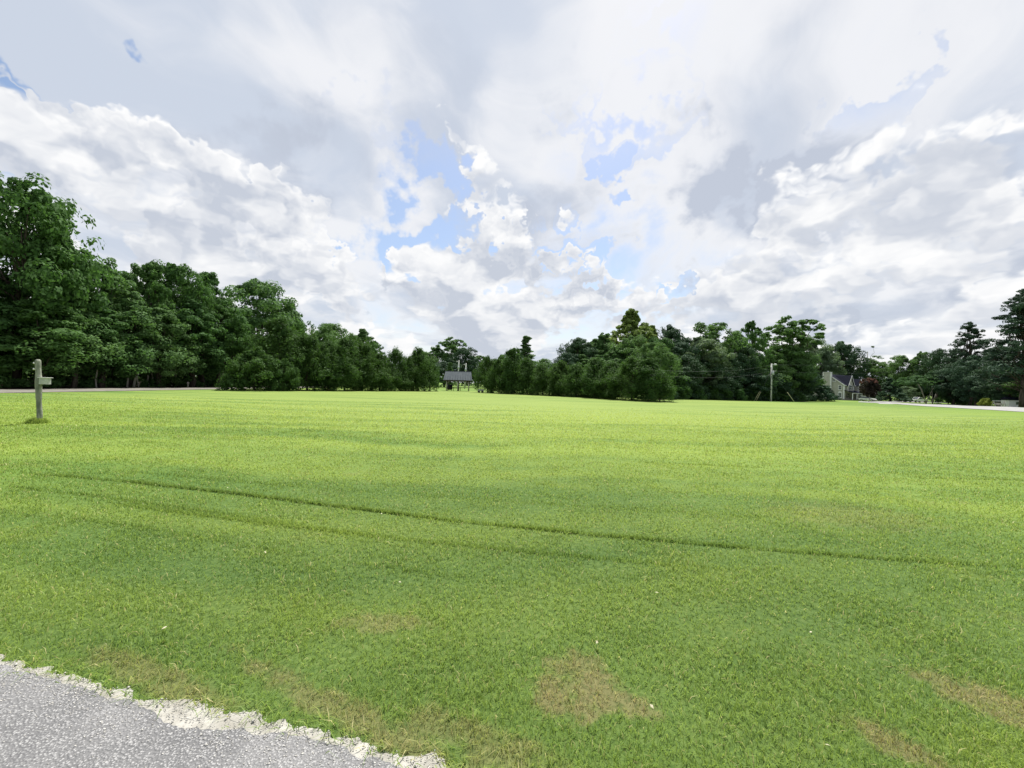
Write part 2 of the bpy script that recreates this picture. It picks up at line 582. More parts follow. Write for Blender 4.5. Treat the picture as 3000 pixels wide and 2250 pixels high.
# old asphalt: pale stone chips in grey binder
mat, nt, b = principled('old_asphalt', (0.2, 0.2, 0.2), 0.85, 0.25)
pos = nt.node('ShaderNodeNewGeometry').outputs['Position']
wp = nt.vm('ADD', pos, nt.vm('MULTIPLY', nt.noise(pos, 60, 2, 0.5, color=True), (0.008, 0.008, 0)))
chip = nt.voronoi(wp, 105.0, 0, 0.5, 'F1', 0)
chipc = nt.voronoi(wp, 105.0, 0, 0.5, 'F1', 1)
sc = nt.node('ShaderNodeSeparateColor')
nt.put(sc.inputs[0], chipc)
stone = nt.ss(chip, 0.55, 0.30)
stonecol = nt.mix(sc.outputs[0], (0.14, 0.141, 0.145), (0.33, 0.33, 0.33))
big = nt.noise(pos, 1.6, 5, 0.6)
binder = nt.mix(nt.ss(big, 0.35, 0.7), (0.10, 0.101, 0.104), (0.17, 0.17, 0.172))
c = nt.mix(nt.m('MULTIPLY', stone, 0.9), binder, stonecol)
nt.put(b.inputs['Base Color'], c)
bn = nt.node('ShaderNodeBump')
bn.inputs['Strength'].default_value = 0.9
bn.inputs['Distance'].default_value = 0.006
nt.put(bn.inputs['Height'], nt.m('SUBTRACT', 1.0, chip))
nt.l.new(bn.outputs[0], b.inputs['Normal'])
M['asphalt'] = mat

# washed sand
mat, nt, b = principled('sand', (0.5, 0.48, 0.42), 0.95, 0.1)
pos = nt.node('ShaderNodeNewGeometry').outputs['Position']
s1 = nt.noise(pos, 9.0, 6, 0.65)
s2 = nt.noise(pos, 160.0, 3, 0.6)
c = nt.mix(nt.ss(s1, 0.35, 0.65), (0.23, 0.222, 0.195), (0.34, 0.333, 0.305))
c = nt.mix(nt.ss(s2, 0.52, 0.66, 0.0, 0.6), c, (0.20, 0.19, 0.17))
nt.put(b.inputs['Base Color'], c)
bn = nt.node('ShaderNodeBump')
bn.inputs['Strength'].default_value = 0.3
bn.inputs['Distance'].default_value = 0.006
nt.put(bn.inputs['Height'], nt.m('ADD', s2, nt.m('MULTIPLY', nt.noise(pos, 30, 4, 0.6), 2.0)))
nt.l.new(bn.outputs[0], b.inputs['Normal'])
M['sand'] = mat


def world_mottle(name, c1, c2, s1, s2=None, rough=0.9):
    m_, nt, b = principled(name, c1, rough, 0.15)
    p = nt.node('ShaderNodeNewGeometry').outputs['Position']
    n = nt.noise(p, s1, 6, 0.65)
    nt.put(b.inputs['Base Color'], nt.mix(nt.ss(n, 0.33, 0.68), c1, c2))
    return m_


M['road'] = world_mottle('worn_road', (0.115, 0.11, 0.092), (0.18, 0.172, 0.15), 1.2)
M['concrete'] = world_mottle('pale_concrete', (0.21, 0.21, 0.205), (0.27, 0.27, 0.265), 0.8)
M['litter'] = world_mottle('leaf_litter', (0.020, 0.018, 0.010), (0.045, 0.038, 0.018), 1.5)
M['stone'] = mottled('loose_stone', (0.28, 0.27, 0.25), (0.55, 0.54, 0.50), 60, 0.9)
M['dead_leaf'] = mottled('dead_leaf', (0.30, 0.28, 0.17), (0.42, 0.40, 0.30), 40, 0.8)
M['straw'] = mottled('straw', (0.42, 0.36, 0.17), (0.55, 0.50, 0.28), 30, 0.7)
M['old_wood'] = mottled('weathered_wood', (0.13, 0.145, 0.115), (0.31, 0.32, 0.265), 5, 0.9, 0.1, 0.9, (2.2, 2.2, 0.5))
M['grey_box'] = mottled('grey_painted_box', (0.36, 0.38, 0.35), (0.50, 0.52, 0.48), 8, 0.6)
M['white_knob'] = mottled('white_porcelain', (0.62, 0.62, 0.60), (0.72, 0.72, 0.70), 20, 0.3)
M['roof_grey'] = mottled('grey_metal_roof', (0.055, 0.068, 0.078), (0.078, 0.092, 0.10), 2, 0.85, 0.1)
M['pale_post'] = mottled('pale_timber', (0.34, 0.33, 0.28), (0.48, 0.46, 0.40), 3, 0.85, 0.1, 0.3, (3, 3, 0.5))
M['dark_timber'] = mottled('dark_timber', (0.035, 0.030, 0.024), (0.070, 0.060, 0.045), 3, 0.85)
M['black_iron'] = mottled('black_iron', (0.010, 0.010, 0.011), (0.022, 0.021, 0.020), 4, 0.55)
M['pole_wood'] = mottled('grey_pole_wood', (0.52, 0.53, 0.48), (0.64, 0.65, 0.60), 2.5, 0.9, 0.1, 0.5, (3, 3, 0.3))
M['transformer'] = mottled('transformer_grey', (0.42, 0.45, 0.47), (0.52, 0.55, 0.57), 3, 0.45, 0.4)
M['lamp_glass'] = mottled('lamp_glass', (0.55, 0.58, 0.55), (0.68, 0.70, 0.66), 8, 0.3)
M['wire'] = mottled('wire_grey', (0.08, 0.085, 0.085), (0.12, 0.125, 0.125), 2, 0.6)
M['guard'] = mottled('guy_guard', (0.50, 0.48, 0.25), (0.60, 0.58, 0.36), 3, 0.6)
M['siding'] = mottled('greige_siding', (0.36, 0.355, 0.31), (0.42, 0.415, 0.365), 1.2, 0.75)
M['trim'] = mottled('white_trim', (0.66, 0.67, 0.66), (0.74, 0.75, 0.74), 2, 0.6)
M['shingle'] = mottled('dark_shingle', (0.009, 0.011, 0.020), (0.020, 0.022, 0.034), 5, 0.9, 0.04)
M['brick_base'] = mottled('foundation', (0.16, 0.14, 0.12), (0.24, 0.22, 0.19), 4, 0.9)
M['glass'], _nt, _b = principled('window_glass', (0.03, 0.04, 0.05), 0.08, 0.6)
M['shutter'] = mottled('dark_shutter', (0.020, 0.026, 0.045), (0.032, 0.040, 0.062), 4, 0.6)
M['car_white'] = mottled('white_car_paint', (0.66, 0.66, 0.65), (0.72, 0.72, 0.71), 1.5, 0.25, 0.5)
M['car_dark'] = mottled('dark_car_paint', (0.03, 0.035, 0.035), (0.045, 0.05, 0.05), 1.5, 0.25, 0.5)
M['tyre'] = mottled('tyre_rubber', (0.012, 0.012, 0.012), (0.024, 0.024, 0.024), 6, 0.9)
M['rim'] = mottled('wheel_rim', (0.40, 0.40, 0.41), (0.52, 0.52, 0.53), 6, 0.35, 0.5, 0, (1, 1, 1), 4, 0.6)
M['red_lamp'] = mottled('red_lens', (0.30, 0.02, 0.02), (0.36, 0.03, 0.03), 6, 0.3)
M['orange'] = mottled('marker_paint', (0.55, 0.50, 0.42), (0.66, 0.62, 0.55), 6, 0.6)

# ------------------------------------------------------------------ ground
rs = [0.0]
r_ = 0.6
while r_ < 3200:
    rs.append(r_)
    r_ *= 1.045 if r_ < 260 else 1.35
NA = 220
vs = [(0, 0, 0)]
for r_ in rs[1:]:
    for k in range(NA):
        a = 2 * math.pi * k / NA
        vs.append((r_ * math.sin(a), r_ * math.cos(a), 0))
vs = np.array(vs)
vs[:, 2] = tz(vs[:, 0], vs[:, 1])
fs = []
for k in range(NA):
    fs.append((0, 1 + (k + 1) % NA, 1 + k, 1 + k))
tri = [(0, 1 + (k + 1) % NA, 1 + k) for k in range(NA)]
quads = []
for i in range(len(rs) - 2):
    o0, o1 = 1 + i * NA, 1 + (i + 1) * NA
    for k in range(NA):
        quads.append((o0 + k, o0 + (k + 1) % NA, o1 + (k + 1) % NA, o1 + k))
gm = bpy.data.meshes.new('ground')
gm.from_pydata(vs.tolist(), [], tri + quads)
gm.polygons.foreach_set('use_smooth', [True] * len(gm.polygons))
gm.materials.append(M['lawn'])
gm.update()
tag(link('ground', gm), kind='structure')


def strip(name, left, right, mat, dz=0.02, seg=30, kind='structure'):
    """sheet between two lines of ground points, laid on the terrain"""
    def resample(pts, n):
        pts = [Vector((p[0], p[1], 0)) for p in pts]
        d = [0.0]
        for a, b in zip(pts, pts[1:]):
            d.append(d[-1] + (b - a).length)
        out = []
        for k in range(n + 1):
            s = d[-1] * k / n
            i = 0
            while i < len(d) - 2 and d[i + 1] < s:
                i += 1
            t = (s - d[i]) / max(d[i + 1] - d[i], 1e-6)
            out.append(pts[i].lerp(pts[i + 1], t))
        return out
    L, Rr = resample(left, seg), resample(right, seg)
    m_ = MB()
    W = 4
    for k in range(seg + 1):
        for j in range(W + 1):
            p = L[k].lerp(Rr[k], j / W)
            m_.v.append((p.x, p.y, gz(p.x, p.y) + dz))
    for k in range(seg):
        for j in range(W):
            a = k * (W + 1) + j
            m_.f.append((a, a + W + 1, a + W + 2, a + 1))
            m_.smooth.append(True)
    o = m_.build(name, mat)
    return tag(o, kind=kind)


# road along the wood on the left: runs straight away at X = -35 .. -41
strip('road', [(-34.9, y) for y in range(-60, 72, 6)] + [(-37, 82), (-42, 95), (-60, 112)],
      [(-41.4, y) for y in range(-60, 72, 6)] + [(-44, 80), (-49, 90), (-65, 104)], M['road'], 0.03, 60)
# forest floor beyond it
strip('forest_floor', [(-42.2, y) for y in range(-60, 70, 6)] + [(-46, 84), (-60, 98), (-64, 130), (-60, 190)],
      [(-140, y) for y in range(-60, 130, 6)] + [(-140, 190)], M['litter'], 0.015, 60)
# pale drive on the right, and its branch behind the grass island
up = [(3700, 1222), (3300, 1207), (3000, 1195), (2850, 1189), (2700, 1183), (2640, 1180), (2570, 1177.2), (2515, 1176.4)]
dn = [(3700, 1245), (3300, 1223), (3000, 1207.5), (2850, 1198.5), (2700, 1190), (2640, 1185.5), (2570, 1181), (2515, 1178.2)]
strip('drive', [px_ground(*p) for p in up], [px_ground(*p) for p in dn], M['concrete'], 0.035, 60)
up2 = [(2520, 1176.2), (2630, 1175.3), (2720, 1177.3), (2800, 1180)]
dn2 = [(2520, 1177.4), (2630, 1178.8), (2720, 1179.2), (2800, 1181.2)]
strip('drive_branch', [px_ground(*p) for p in up2], [px_ground(*p) for p in dn2], M['concrete'], 0.055, 30)

# near asphalt and the sandy edge
rng = np.random.default_rng(11)
edge_px = [(-420, 1845), (-200, 1885), (0, 1955), (120, 1990), (260, 2025), (400, 2066), (470, 2128), (640, 2146), (800, 2154), (930, 2180), (1060, 2222), (1180, 2256), (1340, 2306), (1600, 2420), (2000, 2700)]
grass_px = [(-420, 1815), (-200, 1860), (0, 1928), (90, 1955), (180, 1978), (260, 1995), (340, 2020), (430, 2042), (560, 2060), (700, 2092), (790, 2118), (920, 2142), (1010, 2162), (1090, 2180), (1180, 2202), (1260, 2224), (1340, 2256), (1480, 2330), (2000, 2640)]
EDGE = [px_ground(*p) for p in edge_px]
GEDGE = [px_ground(*p) for p in grass_px]


def fine_line(pts, step, amp, seed):
    out = []
    for a, b in zip(pts, pts[1:]):
        n = max(2, int((b - a).length / step))
        for k in range(n):
            p = a.lerp(b, k / n)
            nx = mnoise.noise(Vector((p.x * 9, p.y * 9, seed))) * amp + mnoise.noise(Vector((p.x * 31, p.y * 31, seed + 5))) * amp * 0.5
            out.append(Vector((p.x + nx * 0.4, p.y + nx, 0)))
    out.append(pts[-1].copy())
    return out


EF = fine_line(EDGE, 0.012, 0.03, 1.0)
GF = fine_line(GEDGE, 0.012, 0.045, 9.0)
gx = np.array([p.x for p in GF])
gy = np.array([p.y for p in GF])
order = np.argsort(gx)
gx, gy = gx[order], gy[order]
strip('asphalt', [(p.x, p.y) for p in EF], [(p.x - 2.0, p.y - 14.0) for p in EF], M['asphalt'], 0.012, len(EF) - 1)
strip('sandy_verge', [(p.x, p.y) for p in GF], [(p.x - 0.25, p.y - 0.75) for p in GF], M['sand'], 0.006, len(GF) - 1)


def on_lawn(X, Y, margin=0.0):
    lim = np.interp(X, gx, gy)
    return Y > lim + margin


# ------------------------------------------------------------------ grass
def blades(name, X, Y, H, W, rnd, lean, rng, label, cat=None):
    n = len(X)
    Z = tz(X, Y)
    az_ = rng.uniform(0, 2 * math.pi, n)
    dxy = np.stack([np.cos(az_), np.sin(az_)], 1)
    fa = rng.uniform(0, 2 * math.pi, n)
    side = np.stack([np.cos(fa), np.sin(fa)], 1)
    base = np.stack([X, Y, Z - 0.004], 1)
    v = np.zeros((n, 5, 3))
    s3 = np.concatenate([side * (W / 2)[:, None], np.zeros((n, 1))], 1)
    ln = lean[:, None]
    midp = base + np.concatenate([dxy * (0.28 * H[:, None] * ln), (H * 0.58)[:, None]], 1)
    tip = base + np.concatenate([dxy * (0.95 * H[:, None] * ln), (H * (1.0 - 0.28 * lean))[:, None]], 1)
    v[:, 0] = base - s3
    v[:, 1] = base + s3
    v[:, 2] = midp + s3 * 0.85
    v[:, 3] = midp - s3 * 0.85
    v[:, 4] = tip
    idx = np.arange(n)[:, None] * 5
    t = np.concatenate([idx + np.array([[0, 1, 2]]), idx + np.array([[0, 2, 3]]), idx + np.array([[3, 2, 4]])], 0)
    me = np_mesh(name, v.reshape(-1, 3), t, [M['blade']], {'rnd': ('FACE', np.tile(rnd, 3))})
    o = link(name, me)
    return tag(o, label, cat, kind='stuff')


rng = np.random.default_rng(5)
# distance law: density falls with distance while blades get broader, so that cover stays even
NB = 560000
d0, d1 = 1.35, 30.0
q = rng.uniform(0, 1, NB)
p_ = 0.36
dd = (d0 ** p_ + q * (d1 ** p_ - d0 ** p_)) ** (1 / p_)
uu = rng.uniform(-1.5, 1.5, NB)
X, Y = dd * uu, dd.copy()
keep = on_lawn(X, Y, 0.0)
keep &= rng.uniform(0, 1, NB) > smooth(9, 30, dd) * 0.9
thin = np.array([mnoise.noise(Vector((a * 1.7, b * 1.7, 2.0))) for a, b in zip(X[::1], Y[::1])])
keep &= rng.uniform(0, 1, NB) > np.clip(0.15 - thin * 0.7, 0.0, 0.55)
fr = np.interp(X, gx, gy)
edge_thin = np.clip((Y - fr) / 0.20, 0.22, 1.0)
keep &= rng.uniform(0, 1, NB) < edge_thin
# a few runners creep out onto the sand
X, Y, dd, thin = X[keep], Y[keep], dd[keep], thin[keep]
n = len(X)
H = rng.uniform(0.022, 0.058, n) * (1 + 0.25 * thin) * (0.9 + 0.3 * (dd > 10))
W = 0.0034 * (np.maximum(dd, 1.8) / 2.2) ** 0.85 * rng.uniform(0.7, 1.35, n)
blades('grass', X, Y, H, W, rng.uniform(0, 1, n), rng.uniform(0.2, 1.5, n), rng, 'short mown green grass covering the near part of the open field')

# longer, darker grass left standing along the mower's wheel lines
lines = [([(40, 1385), (330, 1408), (640, 1442), (1000, 1487), (1300, 1524), (1700, 1565), (2150, 1604), (2600, 1640), (3100, 1672)], 0.014, 0.9, 11000),
         ([(200, 1460), (700, 1525), (1150, 1578), (1600, 1625), (2000, 1658), (2500, 1700)], 0.025, 0.55, 4600),
         ([(0, 1425), (250, 1450), (560, 1495), (900, 1540)], 0.03, 0.5, 2000),
         ([(0, 1490), (400, 1545), (800, 1610), (1300, 1690), (1700, 1730)], 0.03, 0.3, 1800),
         ([(300, 1375), (800, 1420), (1300, 1455), (1800, 1490), (2400, 1525)], 0.05, 0.3, 2200),
         ([(1850, 1355), (2050, 1362), (2250, 1372)], 0.04, 0.6, 700),
         ([(2650, 1400), (2850, 1404), (3050, 1408)], 0.04, 0.5, 500),
         ([(380, 1292), (470, 1300)], 0.04, 0.6, 260)]
lx, ly, lh = [], [], []
for pts, wid, hf, cnt in lines:
    g3 = [px_ground(*p) for p in pts]
    seg = np.array([(b - a).length for a, b in zip(g3, g3[1:])])
    cum = np.concatenate([[0], np.cumsum(seg)])
    s = rng.uniform(0, cum[-1], cnt)
    gxs = np.interp(s, cum, [p.x for p in g3])
    gys = np.interp(s, cum, [p.y for p in g3])
    wob = np.array([mnoise.noise(Vector((a * 1.3, b, 4.0))) for a, b in zip(gxs, gys)])
    ok = rng.uniform(0, 1, cnt) < np.clip(0.78 + wob * 1.2, 0.22, 1.0) * np.clip(np.minimum(s, cum[-1] - s) / (0.18 * cum[-1]), 0.05, 1)
    gxs = gxs + rng.normal(0, wid, cnt)
    gys = gys + rng.normal(0, wid, cnt) + wob * 0.02
    lx.append(gxs[ok])
    ly.append(gys[ok])
    lh.append((rng.uniform(0.035, 0.066, cnt) * (0.6 + 0.4 * hf))[ok])
lx, ly, lh = map(np.concatenate, (lx, ly, lh))
n = len(lx)
blades('unmown_grass', lx, ly, lh, 0.005 * (np.maximum(ly, 2) / 3) ** 0.8, rng.uniform(0, 0.25, n), rng.uniform(0.1, 0.8, n), rng,
       'longer darker grass standing in thin curved lines left by mower wheels')

# long dry stems and runners along the sandy edge
n = 1500
k = rng.integers(0, len(GF), n)
X = np.array([GF[i].x for i in k]) + rng.normal(0, 0.02, n)
Y = np.array([GF[i].y for i in k]) + rng.normal(0.02, 0.035, n)
ok = (Y > 0.5)
blades('runner_grass', X[ok], Y[ok], rng.uniform(0.03, 0.07, ok.sum()), np.full(ok.sum(), 0.004), rng.uniform(0.3, 1, ok.sum()), rng.uniform(0.8, 2.2, ok.sum()), rng,
       'ragged fringe of grass runners creeping over the sandy asphalt edge')

# loose stones on sand and asphalt
n = 3000
X = rng.uniform(-3.6, 0.4, n)
lim = np.interp(X, gx, gy)
Y = lim - np.abs(rng.normal(0.05, 0.12, n))
sz = rng.uniform(0.0015, 0.0045, n) * (1 + (rng.uniform(0, 1, n) > 0.96) * 0.9)
oct_v = np.array([(1, 0, 0), (0, 1, 0), (-1, 0, 0), (0, -1, 0), (0, 0, 0.8), (0, 0, -0.6)], float)
oct_f = np.array([(0, 1, 4), (1, 2, 4), (2, 3, 4), (3, 0, 4), (1, 0, 5), (2, 1, 5), (3, 2, 5), (0, 3, 5)])
v = (oct_v[None] * (1 + rng.uniform(-0.35, 0.35, (n, 6, 3)))) * sz[:, None, None] + np.stack([X, Y, tz(X, Y) + 0.013], 1)[:, None]
f = (oct_f[None] + (np.arange(n) * 6)[:, None, None]).reshape(-1, 3)
tag(link('gravel', np_mesh('gravel', v.reshape(-1, 3), f, [M['stone']])), 'loose pale grit scattered along the sandy asphalt edge', kind='stuff')

# scraps of pale dead leaves lying in the turf
n = 36
dd = 1.6 + 9 * rng.uniform(0, 1, n) ** 1.5
X = dd * rng.uniform(-1.3, 1.3, n)
Y = dd
ok = on_lawn(X, Y, 0.05)
X, Y = X[ok], Y[ok]
n = len(X)
a = rng.uniform(0, 6.28, n)
L = rng.uniform(0.006, 0.015, n)
t = np.stack([np.cos(a), np.sin(a), rng.uniform(-0.3, 0.3, n)], 1) * L[:, None]
b_ = np.stack([-np.sin(a), np.cos(a), rng.uniform(-0.4, 0.4, n)], 1) * (L * 0.55)[:, None]
c_ = np.stack([X, Y, tz(X, Y) + 0.04], 1)
v = np.stack([c_ - t, c_ - b_, c_ + t, c_ + b_ + np.array([0, 0, 0.004])], 1).reshape(-1, 3)
tag(link('fallen_leaves', np_mesh('fallen_leaves', v, np.arange(n * 4).reshape(-1, 4), [M['dead_leaf']])), 'small pale dead leaves scattered over the near grass', kind='stuff')


# ------------------------------------------------------------------ trees
def leaf_cards(rng, P, Nrm, L, Wd):
    n = len(P)
    Nrm = Nrm / np.maximum(np.linalg.norm(Nrm, axis=1, keepdims=True), 1e-6)
    rv = rng.normal(0, 1, (n, 3))
    t = rv - Nrm * (rv * Nrm).sum(1, keepdims=True)
    t /= np.maximum(np.linalg.norm(t, axis=1, keepdims=True), 1e-6)
    b_ = np.cross(Nrm, t)
    L = L[:, None] / 2
    Wd = Wd[:, None] / 2
    v = np.stack([P - t * L, P + b_ * Wd - t * L * 0.15, P + t * L, P - b_ * Wd - t * L * 0.15], 1)
    return v.reshape(-1, 3)


def rand_dirs(rng, n, up=0.0):
    d = rng.normal(0, 1, (n, 3))
    d[:, 2] += up
    return d / np.linalg.norm(d, axis=1, keepdims=True)


def foliage(rng, lobes, n_sub, n_leaf, leaf=0.30, sub=0.42, flat=0.75, up=0.25, aspect=0.62, spiky=0.0, floor=0.03):
    """lobes: list of (centre, (rx, ry, rz)); returns vertices of leaf cards"""
    Ps, Ns = [], []
    for c, r in lobes:
        c = np.array(c)
        r = np.array(r)
        dirs = rand_dirs(rng, n_sub, up)
        sc_ = c + dirs * r * rng.uniform(0.55, 1.0, (n_sub, 1))
        srad = sub * r.mean() * rng.uniform(0.6, 1.35, n_sub)
        cnt = np.maximum((n_leaf * (srad / (sub * r.mean())) ** 2).astype(int), 6)
        ids = np.repeat(np.arange(n_sub), cnt)
        dl = rand_dirs(rng, len(ids), 0.15)
        rad = srad[ids] * (0.35 + 0.65 * np.sqrt(rng.uniform(0, 1, len(ids))))
        off = dl * rad[:, None]
        off[:, 2] *= flat
        if spiky:
            off[:, 2] += spiky * srad[ids] * np.maximum(0, rng.normal(0, 0.7, len(ids)))
        Ps.append(sc_[ids] + off)
        Ns.append(dl + dirs[ids] * 0.5 + rng.normal(0, 0.55, (len(ids), 3)) + np.array([0, 0, 0.35]))
    P = np.concatenate(Ps)
    N_ = np.concatenate(Ns)
    n = len(P)
    P[:, 2] = np.maximum(P[:, 2], floor)
    L = leaf * rng.uniform(0.65, 1.4, n)
    return leaf_cards(rng, P, N_, L, L * aspect)


def crown_mesh(name, V, mat, rng):
    n = len(V) // 4
    return np_mesh(name, V, np.arange(n * 4).reshape(-1, 4), [mat], {'rnd': ('FACE', rng.uniform(0, 1, n))})


def bent(rng, p0, p1, n=5, amp=0.06):
    p0, p1 = Vector(p0), Vector(p1)
    ln = (p1 - p0).length
    out = []
    for k in range(n + 1):
        t = k / n
        p = p0.lerp(p1, t)
        if 0 < k < n:
            p += Vector(rng.normal(0, amp * ln * 0.5, 3))
        out.append(p)
    return out


def lobes_profile(rng, n, z0, z1, width, prof, lobe_r, top=True, flatten=0.8):
    """lobes round an axis; prof(t) is the crown's half width at relative height t"""
    out = []
    for k in range(n):
        t = (k + rng.uniform(0.1, 0.9)) / n
        rr = prof(t) * width / 2
        a = k * 2.399 + rng.uniform(-0.5, 0.5)
        lr = lobe_r * rng.uniform(0.65, 1.3) * (0.36 + 0.74 * prof(t))
        rad = max(rr - lr * 0.75, 0) * rng.uniform(0.75, 1.1)
        out.append(((math.cos(a) * rad, math.sin(a) * rad, z0 + (z1 - z0) * t), (lr, lr, lr * flatten)))
    if top:
        out.append(((rng.uniform(-.3, .3), rng.uniform(-.3, .3), z1 - lobe_r * 0.35), (lobe_r * 0.45, lobe_r * 0.45, lobe_r * 0.55)))
    return out


KINDS = {}


def trunk_with_limbs(rng, lobes, h_trunk, r0, mat, limb_from=0.3, every=1, lean=0.3, zmax=9.2):
    m_ = MB()
    tp = bent(rng, (0, 0, -0.35), (rng.uniform(-lean, lean), rng.uniform(-lean, lean), h_trunk), 7, 0.03)
    m_.tube(tp, [r0 * (1 - 0.85 * k / 7) for k in range(8)], 8)
    for i, (c, r) in enumerate(lobes):
        if i % every:
            continue
        zt = min(max(c[2] * 0.62, h_trunk * limb_from), h_trunk * 0.95)
        k = zt / h_trunk * 7
        i0 = int(min(k, 6))
        s = tp[i0].lerp(tp[i0 + 1], k - i0)
        m_.tube(bent(rng, s, c, 4, 0.10), [r0 * 0.28 * (1 - 0.8 * j / 4) for j in range(5)], 5)
    return m_.mesh('trunk', mat)


def add_kind(kind, seed, lobes_fn, leafmat, barkmat='bark', n_sub=10, n_leaf=60, leaf=0.30, r0=0.24, h_trunk=7.5, width=7.0, **kw):
    rng = np.random.default_rng(seed)
    lobes = lobes_fn(rng)
    fo = {k: kw[k] for k in kw if k in ('sub', 'flat', 'up', 'aspect', 'spiky')}
    V = foliage(rng, lobes, n_sub, n_leaf, leaf, **fo)
    cm = crown_mesh('crown', V, M[leafmat], rng)
    tm = trunk_with_limbs(rng, lobes, h_trunk, r0, M[barkmat], kw.get('limb_from', 0.3), kw.get('every', 1))
    zt = np.percentile(V[:, 2], 99.7)
    w = np.percentile(np.abs(V[:, 0]), 98) * 2
    KINDS.setdefault(kind, []).append((tm, cm, float(zt), float(w)))


round_p = lambda t: math.sqrt(max(0.02, 1 - (2 * t - 0.95) ** 2 * 0.92))
egg_p = lambda t: (0.55 + 0.45 * math.sin(math.pi * min(1, t * 1.25 + 0.12))) if t < 0.62 else max(0.12, 1.0 - (t - 0.5) * 1.75)
cone_p = lambda t: max(0.06, 1.0 - t * 0.97)
bush_p = lambda t: 1.0 if t < 0.45 else max(0.25, 1.0 - (t - 0.45) * 1.3)

for s in range(4):      # woodland broadleaf, foliage low down
    add_kind('wood', 100 + s, lambda r: lobes_profile(r, 19, 1.9, 9.3, 6.4, egg_p, 1.45), 'leaf_wood', width=6.4, n_sub=11, n_leaf=87, leaf=0.215)
for s in range(3):      # same with a lighter leaf
    add_kind('mid', 200 + s, lambda r: lobes_profile(r, 19, 1.6, 9.3, 7.0, egg_p, 1.5), 'leaf_mid', n_sub=11, n_leaf=87, leaf=0.215)
for s in range(3):      # broad round crown
    add_kind('round', 300 + s, lambda r: lobes_profile(r, 24, 2.6, 9.2, 9.0, round_p, 1.7), 'leaf_mid', n_sub=11, n_leaf=91, leaf=0.215)
for s in range(2):
    add_kind('roundwood', 350 + s, lambda r: lobes_profile(r, 24, 2.4, 9.2, 8.6, round_p, 1.65), 'leaf_wood', n_sub=11, n_leaf=91, leaf=0.215)
for s in range(2):      # tall crown with sky showing through
    add_kind('airy', 380 + s, lambda r: lobes_profile(r, 17, 2.6, 9.3, 8.0, egg_p, 1.35), 'leaf_wood', n_sub=14, n_leaf=62, sub=0.34, leaf=0.20)
for s in range(2):
    add_kind('silver', 400 + s, lambda r: lobes_profile(r, 24, 2.0, 9.2, 8.6, round_p, 1.6), 'leaf_silver', n_sub=12, n_leaf=84, leaf=0.215, sub=0.38)
for s in range(2):
    add_kind('lime', 500 + s, lambda r: lobes_profile(r, 30, 2.4, 9.5, 7.4, lambda t: min(1.0, max(0.08, (1.02 - t) * 1.5)), 1.15), 'leaf_lime', n_sub=11, n_leaf=42, sub=0.38)
for s in range(3):
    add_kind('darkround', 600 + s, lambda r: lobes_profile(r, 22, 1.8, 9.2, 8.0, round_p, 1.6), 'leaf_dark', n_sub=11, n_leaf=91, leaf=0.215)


def open_lobes(r):
    out = []
    for k in range(20):
        a = k * 2.4 + r.uniform(-.5, .5)
        t = (k + r.uniform(0, 1)) / 20
        z = 5.6 + 3.5 * t
        rad = (2.5 - 1.9 * abs(t - 0.45)) * r.uniform(0.35, 1.0)
        lr = r.uniform(0.5, 0.95)
        out.append(((math.cos(a) * rad, math.sin(a) * rad, z), (lr, lr, lr * 0.95)))
    for k in range(7):
        out.append(((r.uniform(-1.3, 1.3), r.uniform(-1.3, 1.3), r.uniform(3.4, 5.6)), (0.7, 0.7, 0.6)))
    return out


for s in range(2):
    add_kind('open', 700 + s, open_lobes, 'leaf_mid', n_sub=9, n_leaf=44, sub=0.42, leaf=0.21, h_trunk=8.0, r0=0.2)


def snag_lobes(r):
    return [((r.uniform(-1.6, 1.6), r.uniform(-0.8, 0.8), z), (0.55, 0.55, 0.5)) for z in (5.0, 5.4, 5.8, 6.2, 6.6, 7.0, 7.4, 7.8, 8.4)] + [((r.uniform(-1.2, 1.2), r.uniform(-.6, .6), z), (0.12, 0.12, 0.12)) for z in (8.8, 9.2, 9.6, 9.9)]


add_kind('snag', 750, snag_lobes, 'leaf_silver', 'bark_pale', n_sub=7, n_leaf=13, sub=0.6, leaf=0.26, h_trunk=9.0, r0=0.16)


def pine_lobes(r, z0=2.0, spread=3.0, n=30):
    out = []
    for k in range(n):
        t = (k + r.uniform(0.2, 0.8)) / n
        z = z0 + (9.3 - z0) * t
        a = k * 2.4 + r.uniform(-.3, .3)
        rad = spread * (1 - 0.72 * t) * r.uniform(0.55, 1.1)
        lr = (0.95 - 0.35 * t) * r.uniform(0.7, 1.2)
        out.append(((math.cos(a) * rad, math.sin(a) * rad, z), (lr * 1.2, lr * 1.2, lr * 0.5)))
        out.append(((math.cos(a) * rad * 0.5, math.sin(a) * rad * 0.5, z - 0.12), (lr * 0.8, lr * 0.8, lr * 0.4)))
    out.append(((0, 0, 9.45), (0.55, 0.55, 0.35)))
    return out


